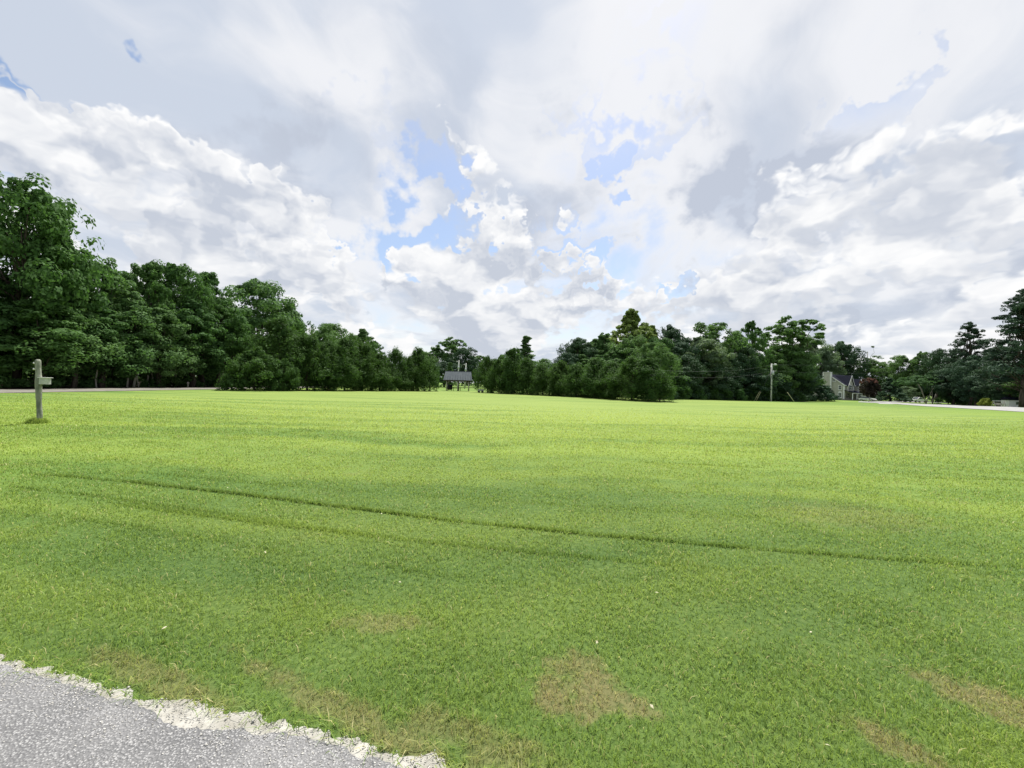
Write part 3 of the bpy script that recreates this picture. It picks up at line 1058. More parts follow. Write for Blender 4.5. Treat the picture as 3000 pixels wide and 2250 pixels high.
for s in range(3):
    add_kind('pine', 800 + s, pine_lobes, 'leaf_pine', n_sub=10, n_leaf=30, leaf=0.24, aspect=0.30, sub=0.40, flat=0.6, h_trunk=9.4, r0=0.17, limb_from=0.18)
add_kind('pinetop', 830, lambda r: pine_lobes(r, 5.6, 2.6, 12), 'leaf_pine', n_sub=9, n_leaf=20, leaf=0.30, aspect=0.30, sub=0.42, flat=0.45, h_trunk=9.4, r0=0.20)
for s in range(2):
    add_kind('spruce', 850 + s, lambda r: lobes_profile(r, 40, 0.8, 9.5, 4.6, cone_p, 0.72, True, 0.6), 'leaf_mid' if s == 0 else 'leaf_dark',
             n_sub=9, n_leaf=30, leaf=0.26, aspect=0.4, sub=0.5, h_trunk=9.3, r0=0.18)
for s in range(2):
    add_kind('cedar', 870 + s, lambda r: lobes_profile(r, 34, 0.4, 9.2, 8.0, lambda t: max(0.08, 1 - t * 0.95), 1.35, True, 0.65), 'leaf_dark',
             n_sub=10, n_leaf=40, leaf=0.34, aspect=0.45, sub=0.45, h_trunk=8.6, r0=0.25)
for s in range(5):
    add_kind('shrub', 900 + s, lambda r: lobes_profile(r, 22, 0.5, 8.6, 7.6, bush_p, 1.7, True, 0.95), 'leaf_hedge',
             n_sub=12, n_leaf=70, leaf=0.30, aspect=0.36, sub=0.40, spiky=1.0, h_trunk=6.0, r0=0.16, flat=1.0)
for s in range(2):
    add_kind('bush', 930 + s, lambda r: lobes_profile(r, 18, 1.0, 8.2, 12.0, bush_p, 2.4, True, 0.9), 'leaf_hedge' if s == 0 else 'leaf_wood',
             n_sub=11, n_leaf=60, leaf=0.42, aspect=0.5, sub=0.40, h_trunk=5.0, r0=0.2)
add_kind('gold', 960, lambda r: lobes_profile(r, 14, 1.5, 8.0, 14.0, bush_p, 3.2, True, 0.9), 'leaf_gold', n_sub=10, n_leaf=60, leaf=0.9, aspect=0.5, h_trunk=5, r0=0.3)


def umbrella():
    r = np.random.default_rng(77)
    lobes = []
    for k in range(26):
        a = k * 2.4
        rad = 8.2 * math.sqrt((k + 0.5) / 26)
        z = 8.6 - 0.035 * rad ** 2 + r.uniform(-0.35, 0.35)
        lobes.append(((math.cos(a) * rad, math.sin(a) * rad * 0.8, z), (1.9, 1.9, 0.75)))
    V = foliage(r, lobes, 11, 55, 0.42, 0.42, 0.5)
    cm = crown_mesh('crown', V, M['leaf_mimosa'], r)
    m_ = MB()
    for (bx, tips) in ((-0.4, [(-6.2, -2.6, 7.4), (-3.0, 1.0, 7.9), (2.0, -1.5, 8.0)]), (1.6, [(1.9, 0.6, 8.0), (5.0, -1.0, 7.4), (6.5, 1.5, 7.0)])):
        for tip in tips:
            p0 = Vector((bx, 0, -0.3))
            p1 = Vector((bx + (tip[0] - bx) * 0.12, tip[1] * 0.1, 1.6))
            p2 = Vector((bx + (tip[0] - bx) * 0.48, tip[1] * 0.5, 4.6))
            m_.tube([p0, p1, p1.lerp(p2, 0.5) + Vector((0, 0, -0.1)), p2, Vector(tip)], [0.12, 0.11, 0.09, 0.07, 0.04], 7)
    KINDS['umbrella'] = [(m_.mesh('trunk', M['bark_pale']), cm, 9.2, 18.0)]


umbrella()


def crape():
    r = np.random.default_rng(78)
    lobes = lobes_profile(r, 22, 2.4, 8.8, 10.5, round_p, 1.9, True, 0.7)
    V = foliage(r, lobes, 11, 55, 0.5, 0.4, 0.7)
    cm = crown_mesh('crown', V, M['leaf_maroon'], r)
    tops = [((math.cos(k * 2.4) * 4.2 * math.sqrt((k + .5) / 16), math.sin(k * 2.4) * 4.2 * math.sqrt((k + .5) / 16), 9.3 - 0.10 * (4.2 * math.sqrt((k + .5) / 16)) ** 2), (1.0, 1.0, 0.5)) for k in range(16)]
    VB = foliage(r, tops, 7, 34, 0.42, 0.45, 0.6)
    bm_ = crown_mesh('blossom', VB, M['blossom'], r)
    KINDS['crape'] = [(trunk_with_limbs(r, lobes, 5.5, 0.22, M['bark_pale'], 0.2, 2), cm, 9.4, 10.5, bm_)]


crape()
rng_t = random.Random(3)


def tree(name, kind, x, depth, top_y, label, width=None, group=None, variant=None, cat='tree', height=None, X=None, rz=None):
    """a tree whose axis stands at photo column x (or at X) and depth Y, as tall as its tip in the photograph implies"""
    if X is None:
        d = px_dir(x, 1125)
        X_ = d.x / d.y * depth
    else:
        X_ = X
    zg = gz(X_, depth)
    if height is None:
        height = px_at(x, top_y, depth).z - zg
    lst = KINDS[kind]
    k = lst[(rng_t.randrange(len(lst)) if variant is None else variant) % len(lst)]
    sz = height / k[2]
    sx = sz if width is None else width / k[3]
    sx = min(max(sx, sz * 0.55), sz * 1.9)
    o = thing(name, label, cat, (X_, depth, zg), rng_t.uniform(0, 6.28) if rz is None else rz, group, (sx, sx, sz))
    link('trunk', k[0], o)
    link('crown', k[1], o)
    if len(k) > 4:
        link('blossom', k[4], o)
    return o


# --- the wood on the left, beyond the road: trees that shape its outline
LW = 'broadleaf trees of the left wood'
tree('broadleaf_tree', 'roundwood', 45, 39, 532, 'tallest broadleaf tree at the left edge of the wood', 10.5, LW, 0)
tree('broadleaf_tree', 'airy', -170, 40, 560, 'tall broadleaf tree cut by the left edge of the view', 13, LW, 1)
tree('broadleaf_tree', 'wood', 150, 41, 650, 'broadleaf tree on the right shoulder of the tallest left tree', 6.5, LW, 1)
tree('broadleaf_tree', 'open', 262, 46, 745, 'thin open crown just right of the tallest left tree', 6, LW, 0)
tree('broadleaf_tree', 'mid', 320, 47, 822, 'low light green top between the tallest left tree and the domed ones', 6.5, LW, 0)
tree('broadleaf_tree', 'open', 385, 54, 785, 'thin wispy crown standing up from the left wood', 6, LW, 1)
tree('broadleaf_tree', 'airy', 440, 52, 770, 'pale airy crown left of the dark domed tree', 7, LW, 1)
tree('broadleaf_tree', 'roundwood', 508, 56, 772, 'dark domed tree in the middle of the left wood', 8, LW, 0)
tree('broadleaf_tree', 'airy', 595, 60, 800, 'tree with a light flat top right of the dark domed tree', 9, LW, 0)
tree('broadleaf_tree', 'round', 745, 72, 822, 'big round light green crown at the right end of the left wood', 13.5, LW, 0)
tree('broadleaf_tree', 'roundwood', 845, 76, 905, 'dark shoulder tree falling away right of the big round crown', 8, LW, 1)
tree('broadleaf_tree', 'round', 965, 100, 948, 'low round crown behind the left half of the hedge', 12, LW, 1)
tree('broadleaf_tree', 'wood', 1060, 104, 965, 'leafy tree on the right slope of the low round crown', 9, LW, 2)
tree('broadleaf_tree', 'airy', 1095, 108, 1000, 'small airy crown ending the trees left of the shelter', 6, LW, 1)
# lower trees that close the front of the wood
for (x, dep, ty, kind, w, lab) in (
        (-60, 37, 800, 'wood', 8, 'leafy front tree of the left wood, half outside the left edge'),
        (110, 38, 870, 'wood', 8, 'leafy front tree of the left wood straight behind the weathered post'),
        (215, 41, 880, 'mid', 6, 'bright leafy front tree just right of the weathered post'),
        (300, 44, 900, 'wood', 7, 'second front tree of the left wood right of the weathered post'),
        (385, 48, 860, 'mid', 7.5, 'third front tree of the left wood right of the weathered post'),
        (470, 50, 905, 'mid', 7, 'fourth front tree of the left wood, over the thin pale trunks'),
        (560, 55, 880, 'wood', 8, 'front tree below the light flat top in the left wood'),
        (640, 60, 890, 'roundwood', 9, 'dark front tree over the gloomy opening at the end of the road')):
    tree('broadleaf_tree', kind, x, dep, ty, lab, w, LW)
rr = random.Random(9)
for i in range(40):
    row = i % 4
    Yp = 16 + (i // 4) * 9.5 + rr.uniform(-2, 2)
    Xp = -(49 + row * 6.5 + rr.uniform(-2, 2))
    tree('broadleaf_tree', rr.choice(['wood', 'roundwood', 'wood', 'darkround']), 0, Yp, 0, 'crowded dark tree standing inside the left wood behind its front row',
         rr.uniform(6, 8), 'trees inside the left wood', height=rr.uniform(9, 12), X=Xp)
ordn = ['first', 'second', 'third', 'fourth', 'fifth', 'sixth', 'seventh', 'eighth', 'ninth', 'tenth', 'eleventh', 'twelfth', 'thirteenth', 'fourteenth']
# thin pale trunks at the foot of the wood
for i, (x, w) in enumerate(((372, .10), (392, .13), (408, .09), (436, .11), (452, .09), (468, .12), (504, .10), (515, .09), (640, .12), (652, .08), (283, .08))):
    Yp = -44.2 / (px_dir(x, 1125).x / px_dir(x, 1125).y)
    Xp = -44.2
    o = thing('sapling', ordn[sorted((372, 392, 408, 436, 452, 468, 504, 515, 640, 652, 283)).index(x)] + ' thin pale sapling trunk from the left at the foot of the left wood', 'tree', (Xp, Yp, gz(Xp, Yp)), 0, 'pale sapling trunks along the left wood')
    rg = np.random.default_rng(500 + i)
    tp = (rg.uniform(-.6, .6), rg.uniform(-.4, .4), 5.0)
    MB().tube(bent(rg, (0, 0, -0.2), tp, 5, 0.03), [w * (1 - 0.1 * k) for k in range(6)], 7).build('trunk', M['bark_pale'], o)
    V = foliage(rg, [((tp[0], tp[1], 5.0), (0.9, 0.9, 0.8)), ((tp[0] + .5, tp[1], 4.2), (0.6, 0.6, 0.5))], 7, 26, 0.26)
    link('crown', crown_mesh('crown', V, M['leaf_wood'], rg), o)
# understorey along the roadside
rg = np.random.default_rng(41)
lob = []
for i in range(190):
    y = 12 + (i % 95) * 1.05 + rg.uniform(-.5, .5)
    hgt = rg.uniform(0.5, 1.4) if i < 95 else rg.uniform(1.2, 2.6)
    lob.append((((-43.4 - rg.uniform(0, 3.5)) if i < 95 else (-48 - rg.uniform(0, 9)), y, hgt * 0.5), (1.1, 1.1, hgt * 0.6)))
V = foliage(rg, lob, 10, 34, 0.26, 0.42, 0.9)
tag(link('undergrowth', crown_mesh('undergrowth', V, M['leaf_wood'], rg)), 'low dark undergrowth along the foot of the left wood', kind='stuff')

# --- hedge of tall evergreen shrubs round the field
HG = 'evergreen shrubs of the field hedge'
ordn = ['first', 'second', 'third', 'fourth', 'fifth', 'sixth', 'seventh', 'eighth', 'ninth', 'tenth', 'eleventh', 'twelfth', 'thirteenth', 'fourteenth']
o = tree('evergreen_shrub', 'bush', 745, 48, 1018, 'broad yellowish green bush at the left end of the hedge beside the road', 6.4, HG, 0, 'shrub')
o = tree('evergreen_shrub', 'bush', 828, 49, 1052, 'round yellowish lobe of bush right of the hedge\'s left end', 3.6, HG, 0, 'shrub')
o = tree('evergreen_shrub', 'shrub', 815, 53, 935, 'tall light green shrub rising behind the yellowish end bush', 7.5, HG, 0, 'shrub')
left_h = [(900, 54, 975, 6.5), (960, 56, 1000, 5.5), (1010, 58, 990, 6), (1062, 61, 1000, 6), (1112, 63, 1035, 5), (1158, 66, 1022, 5), (1196, 68, 1045, 4), (1225, 70, 1020, 5.2), (1258, 72, 1052, 3.6)]
for i, (x, dep, ty, w) in enumerate(left_h):
    tree('evergreen_shrub', 'shrub', x, dep, ty, ordn[i] + ' dark hedge shrub right of the tall light green one', w, HG, None, 'shrub')
right_h = [(1428, 72, 1045, 4.4), (1462, 69, 1052, 4.4), (1500, 67, 1022, 5), (1545, 65, 1050, 5), (1590, 62, 1068, 4.6), (1640, 60, 1058, 4.8), (1690, 57, 1068, 4.6), (1742, 54, 1050, 5), (1795, 51, 1062, 4.6), (1850, 48, 1044, 5), (1900, 46.5, 1050, 4.6), (1935, 47, 1085, 3.2)]
for i, (x, dep, ty, w) in enumerate(right_h):
    tree('evergreen_shrub', 'shrub', x, dep, ty, ordn[i] + ' hedge shrub counting right from the picnic shelter', w, HG, None, 'shrub')
for i, (x, y) in enumerate(((-29, 50), (-25.5, 54), (-22.5, 57.5), (-19.8, 61), (-17.6, 64.5), (0.6, 69), (3, 66), (6, 62), (8.6, 59), (11.5, 55), (14, 51.5))):
    # second rank of the hedge, low and dark, filling the gaps between the stems
    tree('evergreen_shrub', 'shrub', 0, y + 3.2, 0, 'low dark shrub filling in behind the front row of the field hedge', 5, 'second row of the field hedge', None, 'shrub', height=4.3, X=x)

# --- trees seen over the middle of the hedge
MG = 'trees beyond the middle of the hedge'
for (kind, x, dep, ty, w, lab, v) in (
        ('round', 1245, 165, 1032, 13, 'far pale tree left of the two distant poles', 1),
        ('airy', 1280, 170, 1018, 11, 'far pale tree just left of the distant tall tree', 0),
        ('open', 1318, 172, 992, 12, 'distant tall tree above the picnic shelter roof', 0),
        ('darkround', 1362, 160, 1020, 13, 'distant dark round tree right of the two poles', 0),
        ('darkround', 1300, 150, 1060, 14, 'distant dark tree filling the gap behind the picnic shelter', 1),
        ('round', 1400, 165, 1042, 12, 'distant tree sloping down right of the dark round one', 2),
        ('spruce', 1317, 130, 1062, 5, 'slim pointed evergreen behind the picnic shelter roof', 0),
        ('mid', 1470, 130, 1040, 10, 'far leafy tree behind the hedge right of the shelter', 0),
        ('spruce', 1537, 82, 985, 7.0, 'pointed spruce standing above the hedge right of the shelter', 0),
        ('mid', 1505, 86, 1022, 7, 'leafy tree leaning against the left of the pointed spruce', 1),
        ('round', 1592, 160, 1052, 12, 'far pale round tree in the dip right of the spruce', 0)):
    tree('spruce_tree' if kind == 'spruce' else 'broadleaf_tree', kind, x, dep, ty, lab, w, MG, v)

def field_edge(x):
    return float(np.interp(x, [1930, 1985, 2258, 2340, 2400], [50, 62, 94, 102, 115]))


# --- the wood right of the middle
RW = 'trees of the right wood'
for (kind, x, dep, ty, w, lab, v) in (
        ('darkround', 1688, 70, 990, 6.5, 'dark pointed tree at the left end of the right wood', 2),
        ('darkround', 1662, 66, 1035, 5, 'small dark shoulder tree at the far left of the right wood', 0),
        ('mid', 1765, 72, 978, 7.5, 'leafy mid green tree left of the lime green one', 2),
        ('lime', 1845, 76, 908, 12.5, 'tall pointed lime green tree, highest of the right wood', 0),
        ('round', 1850, 68, 985, 7.5, 'rounded green tree in front of the lime green one', 0),
        ('lime', 1905, 80, 955, 9.5, 'yellowish crown right of the tall lime green tree', 1),
        ('darkround', 1953, 80, 955, 7.5, 'dark rounded tree right of the lime green one', 1),
        ('round', 1915, 62, 1005, 6.5, 'green tree below the dark rounded one in the right wood', 2),
        ('silver', 2040, 78, 990, 11, 'broad grey green tree right of the dark rounded one', 0),
        ('open', 2090, 84, 945, 9, 'airy crown rising behind the broad grey green tree', 1),
        ('darkround', 2148, 92, 982, 8, 'dark tree between grey green and pale airy crowns', 2),
        ('airy', 2196, 96, 942, 8.5, 'pale airy crown left of the utility pole', 1),
        ('mid', 2190, 93, 1010, 8, 'light leafy tree below the pale airy crown', 0),
        ('open', 2312, 108, 936, 13, 'tall tree with open spreading crown right of the utility pole', 0),
        ('round', 2320, 101, 1015, 11, 'big leafy tree right behind the utility pole', 1),
        ('mid', 2262, 102, 1030, 9, 'leafy tree straight behind the utility pole', 1),
        ('silver', 2372, 168, 992, 14, 'grey green crown right of the open spreading tree', 1),
        ('silver', 2405, 166, 1022, 14, 'lower grey green tree behind the house chimney', 0),
        ('darkround', 2470, 175, 1008, 15, 'dark tree behind the house chimney', 0),
        ('airy', 2462, 182, 1000, 10, 'airy top showing over the dark tree behind the house', 0),
        ('round', 2555, 172, 1058, 13, 'green tree right behind the house roof', 2),
        ('snag', 2540, 178, 1015, 13, 'half dead tree with bare top behind the house', 0)):
    tree('broadleaf_tree', kind, x, max(dep, field_edge(x) + w / 2 + 1.5) if x > 1980 else dep, ty, lab, w, RW, v)
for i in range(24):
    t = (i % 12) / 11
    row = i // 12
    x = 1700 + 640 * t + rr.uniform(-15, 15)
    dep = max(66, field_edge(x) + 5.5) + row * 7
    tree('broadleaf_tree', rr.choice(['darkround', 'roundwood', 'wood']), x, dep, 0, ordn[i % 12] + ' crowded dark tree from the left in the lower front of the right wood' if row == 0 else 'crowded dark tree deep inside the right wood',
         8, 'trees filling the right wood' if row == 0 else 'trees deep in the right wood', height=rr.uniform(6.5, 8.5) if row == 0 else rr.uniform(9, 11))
# low shrubs at the foot of the right wood
for i, x in enumerate((1985, 2025, 2070, 2110, 2150, 2195, 2235, 2280, 2330)):
    dep = field_edge(x) + 3.0
    tree('evergreen_shrub', 'bush', x, dep, 0, ordn[i] + ' low dark shrub from the left at the foot of the right wood', 4.5, 'shrubs at the foot of the right wood', 1, 'shrub', height=rr.uniform(2.6, 4))
strip('forest_floor', [(px_at(x, 1125, field_edge(x) + 1.5).x, field_edge(x) + 1.5) for x in (1930, 1985, 2060, 2140, 2258, 2340, 2380)],
      [(px_at(x, 1125, field_edge(x) + 60).x, field_edge(x) + 60) for x in (1930, 1985, 2060, 2140, 2258, 2340, 2360)], M['litter'], 0.03, 40)
rg = np.random.default_rng(43)
lob = []
for i in range(150):
    x = 1950 + 430 * rg.uniform(0, 1)
    dep = field_edge(x) + 3.0 + (i % 5) * 2.6 + rg.uniform(-1, 1)
    hgt = rg.uniform(0.8, 2.0)
    X_ = px_at(x, 1125, dep).x
    lob.append(((X_, dep, gz(X_, dep) + hgt * 0.5), (1.5, 1.5, hgt * 0.6)))
V = foliage(rg, lob, 10, 34, 0.34, 0.42, 0.9, floor=-1.2)
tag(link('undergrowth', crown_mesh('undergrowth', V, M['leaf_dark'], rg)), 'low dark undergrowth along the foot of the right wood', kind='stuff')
tree('cedar_tree', 'cedar', 2372, 120, 1075, 'dark spreading cedar hiding the left end of the house', 11, None, 0, 'tree')
tree('cedar_tree', 'cedar', 2428, 122, 1136, 'low dark juniper in front of the house gable', 6, None, 1, 'tree')
tree('cedar_tree', 'cedar', 2608, 140, 1108, 'dark dense cone shaped evergreen right of the house', 9.5, None, 0, 'tree')

# --- right hand trees beyond the drive
RG = 'trees beyond the drive on the right'
for (name, kind, x, dep, ty, w, lab, v) in (
        ('broadleaf_tree', 'round', 2640, 165, 1042, 13, 'leafy tree at the left end of the right hand group', 0),
        ('broadleaf_tree', 'mid', 2700, 160, 1032, 11, 'leafy light topped tree above the umbrella shaped one', 2),
        ('broadleaf_tree', 'darkround', 2745, 150, 1024, 10, 'dark round topped tree left of the tall thin pine', 1),
        ('pine_tree', 'pine', 2840, 112, 946, 11, 'tall thin pine with flat tiers against the sky', 0),
        ('pine_tree', 'pine', 2792, 125, 1022, 10, 'shorter pine left of the tall thin one', 1),
        ('pine_tree', 'pine', 2995, 82, 850, 14, 'big dark pine at the right edge of the view', 2),
        ('pine_tree', 'pine', 3080, 84, 800, 13, 'tall pine just outside the right edge', 0),
        ('pine_tree', 'pine', 2925, 100, 1010, 11, 'lower dark pine between the tall thin and the big one', 1),
        ('broadleaf_tree', 'darkround', 2860, 108, 1040, 10, 'dark leafy tree below the tall thin pine', 0),
        ('broadleaf_tree', 'darkround', 2795, 118, 1062, 10, 'dark leafy tree right of the umbrella shaped one', 2),
        ('broadleaf_tree', 'darkround', 2960, 90, 1060, 9, 'dark leafy tree under the big right hand pine', 1),
        ('broadleaf_tree', 'mid', 3040, 86, 1040, 10, 'leafy tree on the far right edge', 1)):
    tree(name, kind, x, dep, ty, lab, w, RG, v)
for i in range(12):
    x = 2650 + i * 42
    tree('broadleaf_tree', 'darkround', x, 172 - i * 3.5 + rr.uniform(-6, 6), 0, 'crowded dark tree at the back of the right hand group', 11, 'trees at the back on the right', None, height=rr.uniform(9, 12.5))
for i in range(8):
    x = 2780 + i * 38
    tree('evergreen_shrub', 'bush', x, 122 - i * 3.0, 0, ordn[i] + ' low dark shrub from the left in the gloom under the right hand trees', 6, 'shrubs under the right hand trees', 1, 'shrub', height=rr.uniform(2.6, 4.2))
tree('mimosa_tree', 'umbrella', 2718, 122, 1100, 'umbrella shaped tree with forked pale trunks beside the pickup', 17, None, 0, 'tree', rz=0.0)
tree('crape_myrtle', 'crape', 2547, 128, 1109, 'small tree with reddish top in front of the house', 5.8, None, 0, 'tree')
g_ = px_ground(2889, 1180)
tree('golden_shrub', 'gold', 2889, 88, 1166.5, 'rounded yellow green shrub on the lawn beyond the drive', 2.2, None, 0, 'shrub')
tree('broadleaf_tree', 'silver', 2652, 150, 1132, 'small pale tree left of the umbrella shaped one', 6, None, 1, 'tree')

# far wood that closes the horizon all round
rg = np.random.default_rng(61)
path = [(-88, -40), (-90, 60), (-84, 130), (-60, 205), (0, 235), (90, 240), (190, 215), (250, 140), (265, 40), (260, -60)]
cum = [0]
for a, b_ in zip(path, path[1:]):
    cum.append(cum[-1] + math.dist(a, b_))
n = 46000
s = rg.uniform(0, cum[-1], n)
px_ = np.interp(s, cum, [p[0] for p in path])
py_ = np.interp(s, cum, [p[1] for p in path])
hh = 8.5 + 2.2 * np.sin(s * 0.21) + 1.4 * np.sin(s * 0.53 + 1) + 1.1 * np.sin(s * 1.3 + 2)
bul = 1 + 0.25 * np.sin(s * 0.9) * np.sin(s * 0.37)
zz = rg.uniform(0, 1, n) ** 0.8 * hh * bul
off = rg.normal(0, 3.5, n) * (1.05 - 0.5 * zz / 13)
P = np.stack([px_ + off, py_ + rg.normal(0, 3.5, n), zz + tz(px_, py_)], 1)
V = leaf_cards(rg, P, rg.normal(0, 1, (n, 3)) + np.array([0, -0.3, 0.5]), rg.uniform(0.7, 1.5, n), rg.uniform(0.5, 1.0, n))
tag(link('far_wood', crown_mesh('far_wood', V, M['leaf_far'], rg)), 'far off wood closing the horizon behind the trees', kind='stuff')

# ------------------------------------------------------------------ weathered post with box
base = px_ground(116, 1240)
post = thing('wooden_post', 'weathered grey wooden post with small box standing in the lawn', 'post', base, 0.10)
rg = np.random.default_rng(8)
pts, rad = [], []
for k in range(15):
    z = -0.25 + (1.86 + 0.25) * k / 14
    pts.append((-0.085 * max(z, 0) / 1.86 + rg.normal(0, 0.003), rg.normal(0, 0.003), z))
    rad.append(0.062 + 0.008 * (z > 0.75) + 0.004 * math.sin(z * 7) + rg.normal(0, 0.0015))
pts += [(-0.085, 0, 1.895), (-0.085, 0, 1.915)]
rad += [0.058, 0.035]
mb = MB().tube(pts, rad, 12)
mb.build('shaft', M['old_wood'], post)
bx_ = MB().box((0.125, -0.01, 1.27), (0.20, 0.15, 0.19), 0, 0.97).build('box', M['grey_box'], post)
MB().box((0.135, -0.012, 1.374), (0.245, 0.20, 0.016)).build('lid', M['white_knob'], bx_)
MB().box((0.012, 0, 1.27), (0.04, 0.07, 0.24)).build('bracket', M['old_wood'], post)
for zk in (1.80, 1.62):
    MB().tube([(-0.13, -0.02, zk), (-0.175, -0.025, zk)], [0.018, 0.030], 8).tube([(-0.175, -0.025, zk), (-0.195, -0.025, zk)], [0.030, 0.010], 8).build('insulator', M['white_knob'], post)
# uncut grass round its foot
rg = np.random.default_rng(21)
n = 1400
a = rg.uniform(0, 6.28, n)
rd = 0.10 + np.abs(rg.normal(0, 0.10, n))
Xg = base.x + np.cos(a) * rd - 0.05
Yg = base.y + np.sin(a) * rd * 0.8 - 0.03
blades('grass_tuft', Xg, Yg, rg.uniform(0.08, 0.24, n) * np.clip(1.35 - rd * 2.6, 0.35, 1), np.full(n, 0.010), rg.uniform(0, 0.35, n), rg.uniform(0.1, 0.7, n), rg,
       'tall dark grass left round the foot of the weathered post')

# small roadside marker on the left
g_ = px_ground(551, 1136.5)
o = thing('marker_post', 'tiny pale marker post at the far roadside before the left wood', 'marker', (-42.6, 42.6 / 0.7955, 0))
MB().tube([(0, 0, -0.1), (0, 0, 0.45)], 0.07, 8).build('stem', M['orange'], o)
MB().tube([(0, 0, 0.45), (0, 0, 0.62), (0, 0, 0.72)], [0.12, 0.13, 0.05], 8).build('cap', M['orange'], o)

# ------------------------------------------------------------------ picnic shelter
sc = px_ground(1340, 1147)
SD = 84.0
d = px_dir(1342, 1125)
SX = d.x / d.y * SD
SZ = gz(SX, SD)
sh = thing('picnic_shelter', 'open picnic shelter with grey gable roof on pale posts', 'shelter', (SX, SD, SZ), R(5))
W2, D2, EAVE, RIDGE = 2.85, 2.1, 2.28, 3.95
# local: x along ridge, -y towards the field
for sgn in (-1, 1):
    mb = MB()
    mb.prism([(-W2, sgn * (D2 + 0.25), EAVE - 0.12), (W2, sgn * (D2 + 0.25), EAVE - 0.12), (W2 - 0.22, 0, RIDGE), (-W2 + 0.22, 0, RIDGE)], (0, 0, 0.07))
    rf = mb.build('roof_slope', M['roof_grey'], sh)
    if sgn < 0:
        for k in range(11):
            t = (k + 0.5) / 11
            x0, x1 = -W2 + 2 * W2 * t, (-W2 + 0.22) + 2 * (W2 - 0.22) * t
            MB().tube([(x0, -(D2 + 0.25), EAVE - 0.04), (x1, -0.02, RIDGE + 0.08)], 0.018, 4).build('roof_seam', M['roof_grey'], rf)
MB().tube([(-W2 + 0.2, 0, RIDGE + 0.06), (W2 - 0.2, 0, RIDGE + 0.06)], 0.07, 6).build('ridge_cap', M['roof_grey'], sh)
MB().box((0, -D2 - 0.24, EAVE - 0.17), (2 * W2, 0.05, 0.16)).build('fascia', M['dark_timber'], sh)
for yy in (-D2, D2):
    MB().box((0, yy, EAVE - 0.22), (2 * W2 - 0.5, 0.14, 0.2)).build('beam', M['dark_timber'], sh)
for i, xx in enumerate((-2.2, 0.05, 2.2)):
    for yy in (-D2, D2):
        MB().tube([(xx, yy, -0.2), (xx, yy, EAVE - 0.30)], [0.095, 0.085], 10).build('post', M['pale_post'] if yy < 0 else M['dark_timber'], sh)
for xx in (-2.2, 2.2):
    s_ = 1 if xx < 0 else -1
    MB().tube([(xx, -D2, 1.45), (xx + s_ * 0.55, -D2, EAVE - 0.3)], 0.04, 6).build('brace', M['pale_post'], sh)
for xx in (-2.2, 2.2):
    MB().prism([(xx, -D2 + 0.1, EAVE - 0.08), (xx, D2 - 0.1, EAVE - 0.08), (xx, 0, RIDGE - 0.18)], (0.06, 0, 0)).build('truss', M['dark_timber'], sh)


def local_to(o, p):
    c, s_ = math.cos(o.rotation_euler.z), math.sin(o.rotation_euler.z)
    return Vector((o.location.x + p[0] * c - p[1] * s_, o.location.y + p[0] * s_ + p[1] * c, 0))


p = local_to(sh, (-0.25, 0.3))
tb = thing('picnic_table', 'dark picnic table with benches under the shelter roof', 'table', (p.x, p.y, gz(p.x, p.y)), R(8))
for k in range(4):
    MB().box((0, -0.3 + k * 0.2, 0.74), (1.8, 0.18, 0.04)).build('plank', M['dark_timber'], tb)
for yy in (-0.72, 0.72):
    MB().box((0, yy, 0.45), (1.8, 0.25, 0.04)).build('bench', M['dark_timber'], tb)
for xx in (-0.7, 0.7):
    for s_ in (-1, 1):
        MB().tube([(xx, s_ * 0.72, -0.02), (xx, s_ * 0.22, 0.72)], 0.045, 6).build('leg', M['dark_timber'], tb)
    MB().box((xx, 0, 0.40), (0.05, 1.6, 0.09)).build('crossbar', M['dark_timber'], tb)
p = local_to(sh, (-1.75, 0.9))
gr = thing('barrel_smoker', 'black rounded barrel smoker under the left end of the shelter', 'smoker', (p.x, p.y, gz(p.x, p.y)), 0.2)
mb = MB()
prof = [(-0.55, 0.30), (-0.52, 0.45), (-0.3, 0.55), (0.3, 0.55), (0.52, 0.45), (0.55, 0.30)]
mb.tube([(a, 0, 0.72) for a, r_ in prof], [r_ for a, r_ in prof], 16)
mb.build('barrel', M['black_iron'], gr)
MB().box((-0.1, -0.62, 0.55), (0.9, 0.28, 0.03)).build('shelf', M['pale_post'], gr)
MB().tube([(0.45, 0, 1.1), (0.45, 0, 1.65)], 0.06, 8).build('flue', M['black_iron'], gr)
for xx in (-0.4, 0.4):
    for yy in (-0.3, 0.3):
        MB().tube([(xx, yy, -0.02), (xx * 0.9, yy * 0.8, 0.45)], 0.03, 6).build('leg', M['black_iron'], gr)

# pale cart at the hedge foot
Yc = 76.0
d = px_dir(1415, 1125)
Xc = d.x / d.y * Yc
ct = thing('garden_cart', 'small pale cart half hidden at the hedge foot right of the shelter', 'cart', (Xc, Yc - 5.2, gz(Xc, Yc - 5.2)), 0.3)
MB().prism([(-0.42, -0.28, 0.30), (0.42, -0.28, 0.30), (0.50, -0.28, 0.58), (-0.50, -0.28, 0.58)], (0, 0.56, 0)).build('tray', M['grey_box'], ct)
for xx in (-0.3, 0.3):
    for yy in (-0.32, 0.32):
        w_ = MB().tube([(xx, yy - 0.03, 0.15), (xx, yy + 0.03, 0.15)], 0.15, 12).build('wheel', M['tyre'], ct)
MB().tube([(0.45, 0, 0.3), (0.85, 0, 0.7), (0.85, 0.15, 0.72)], 0.02, 6).build('handle', M['black_iron'], ct)

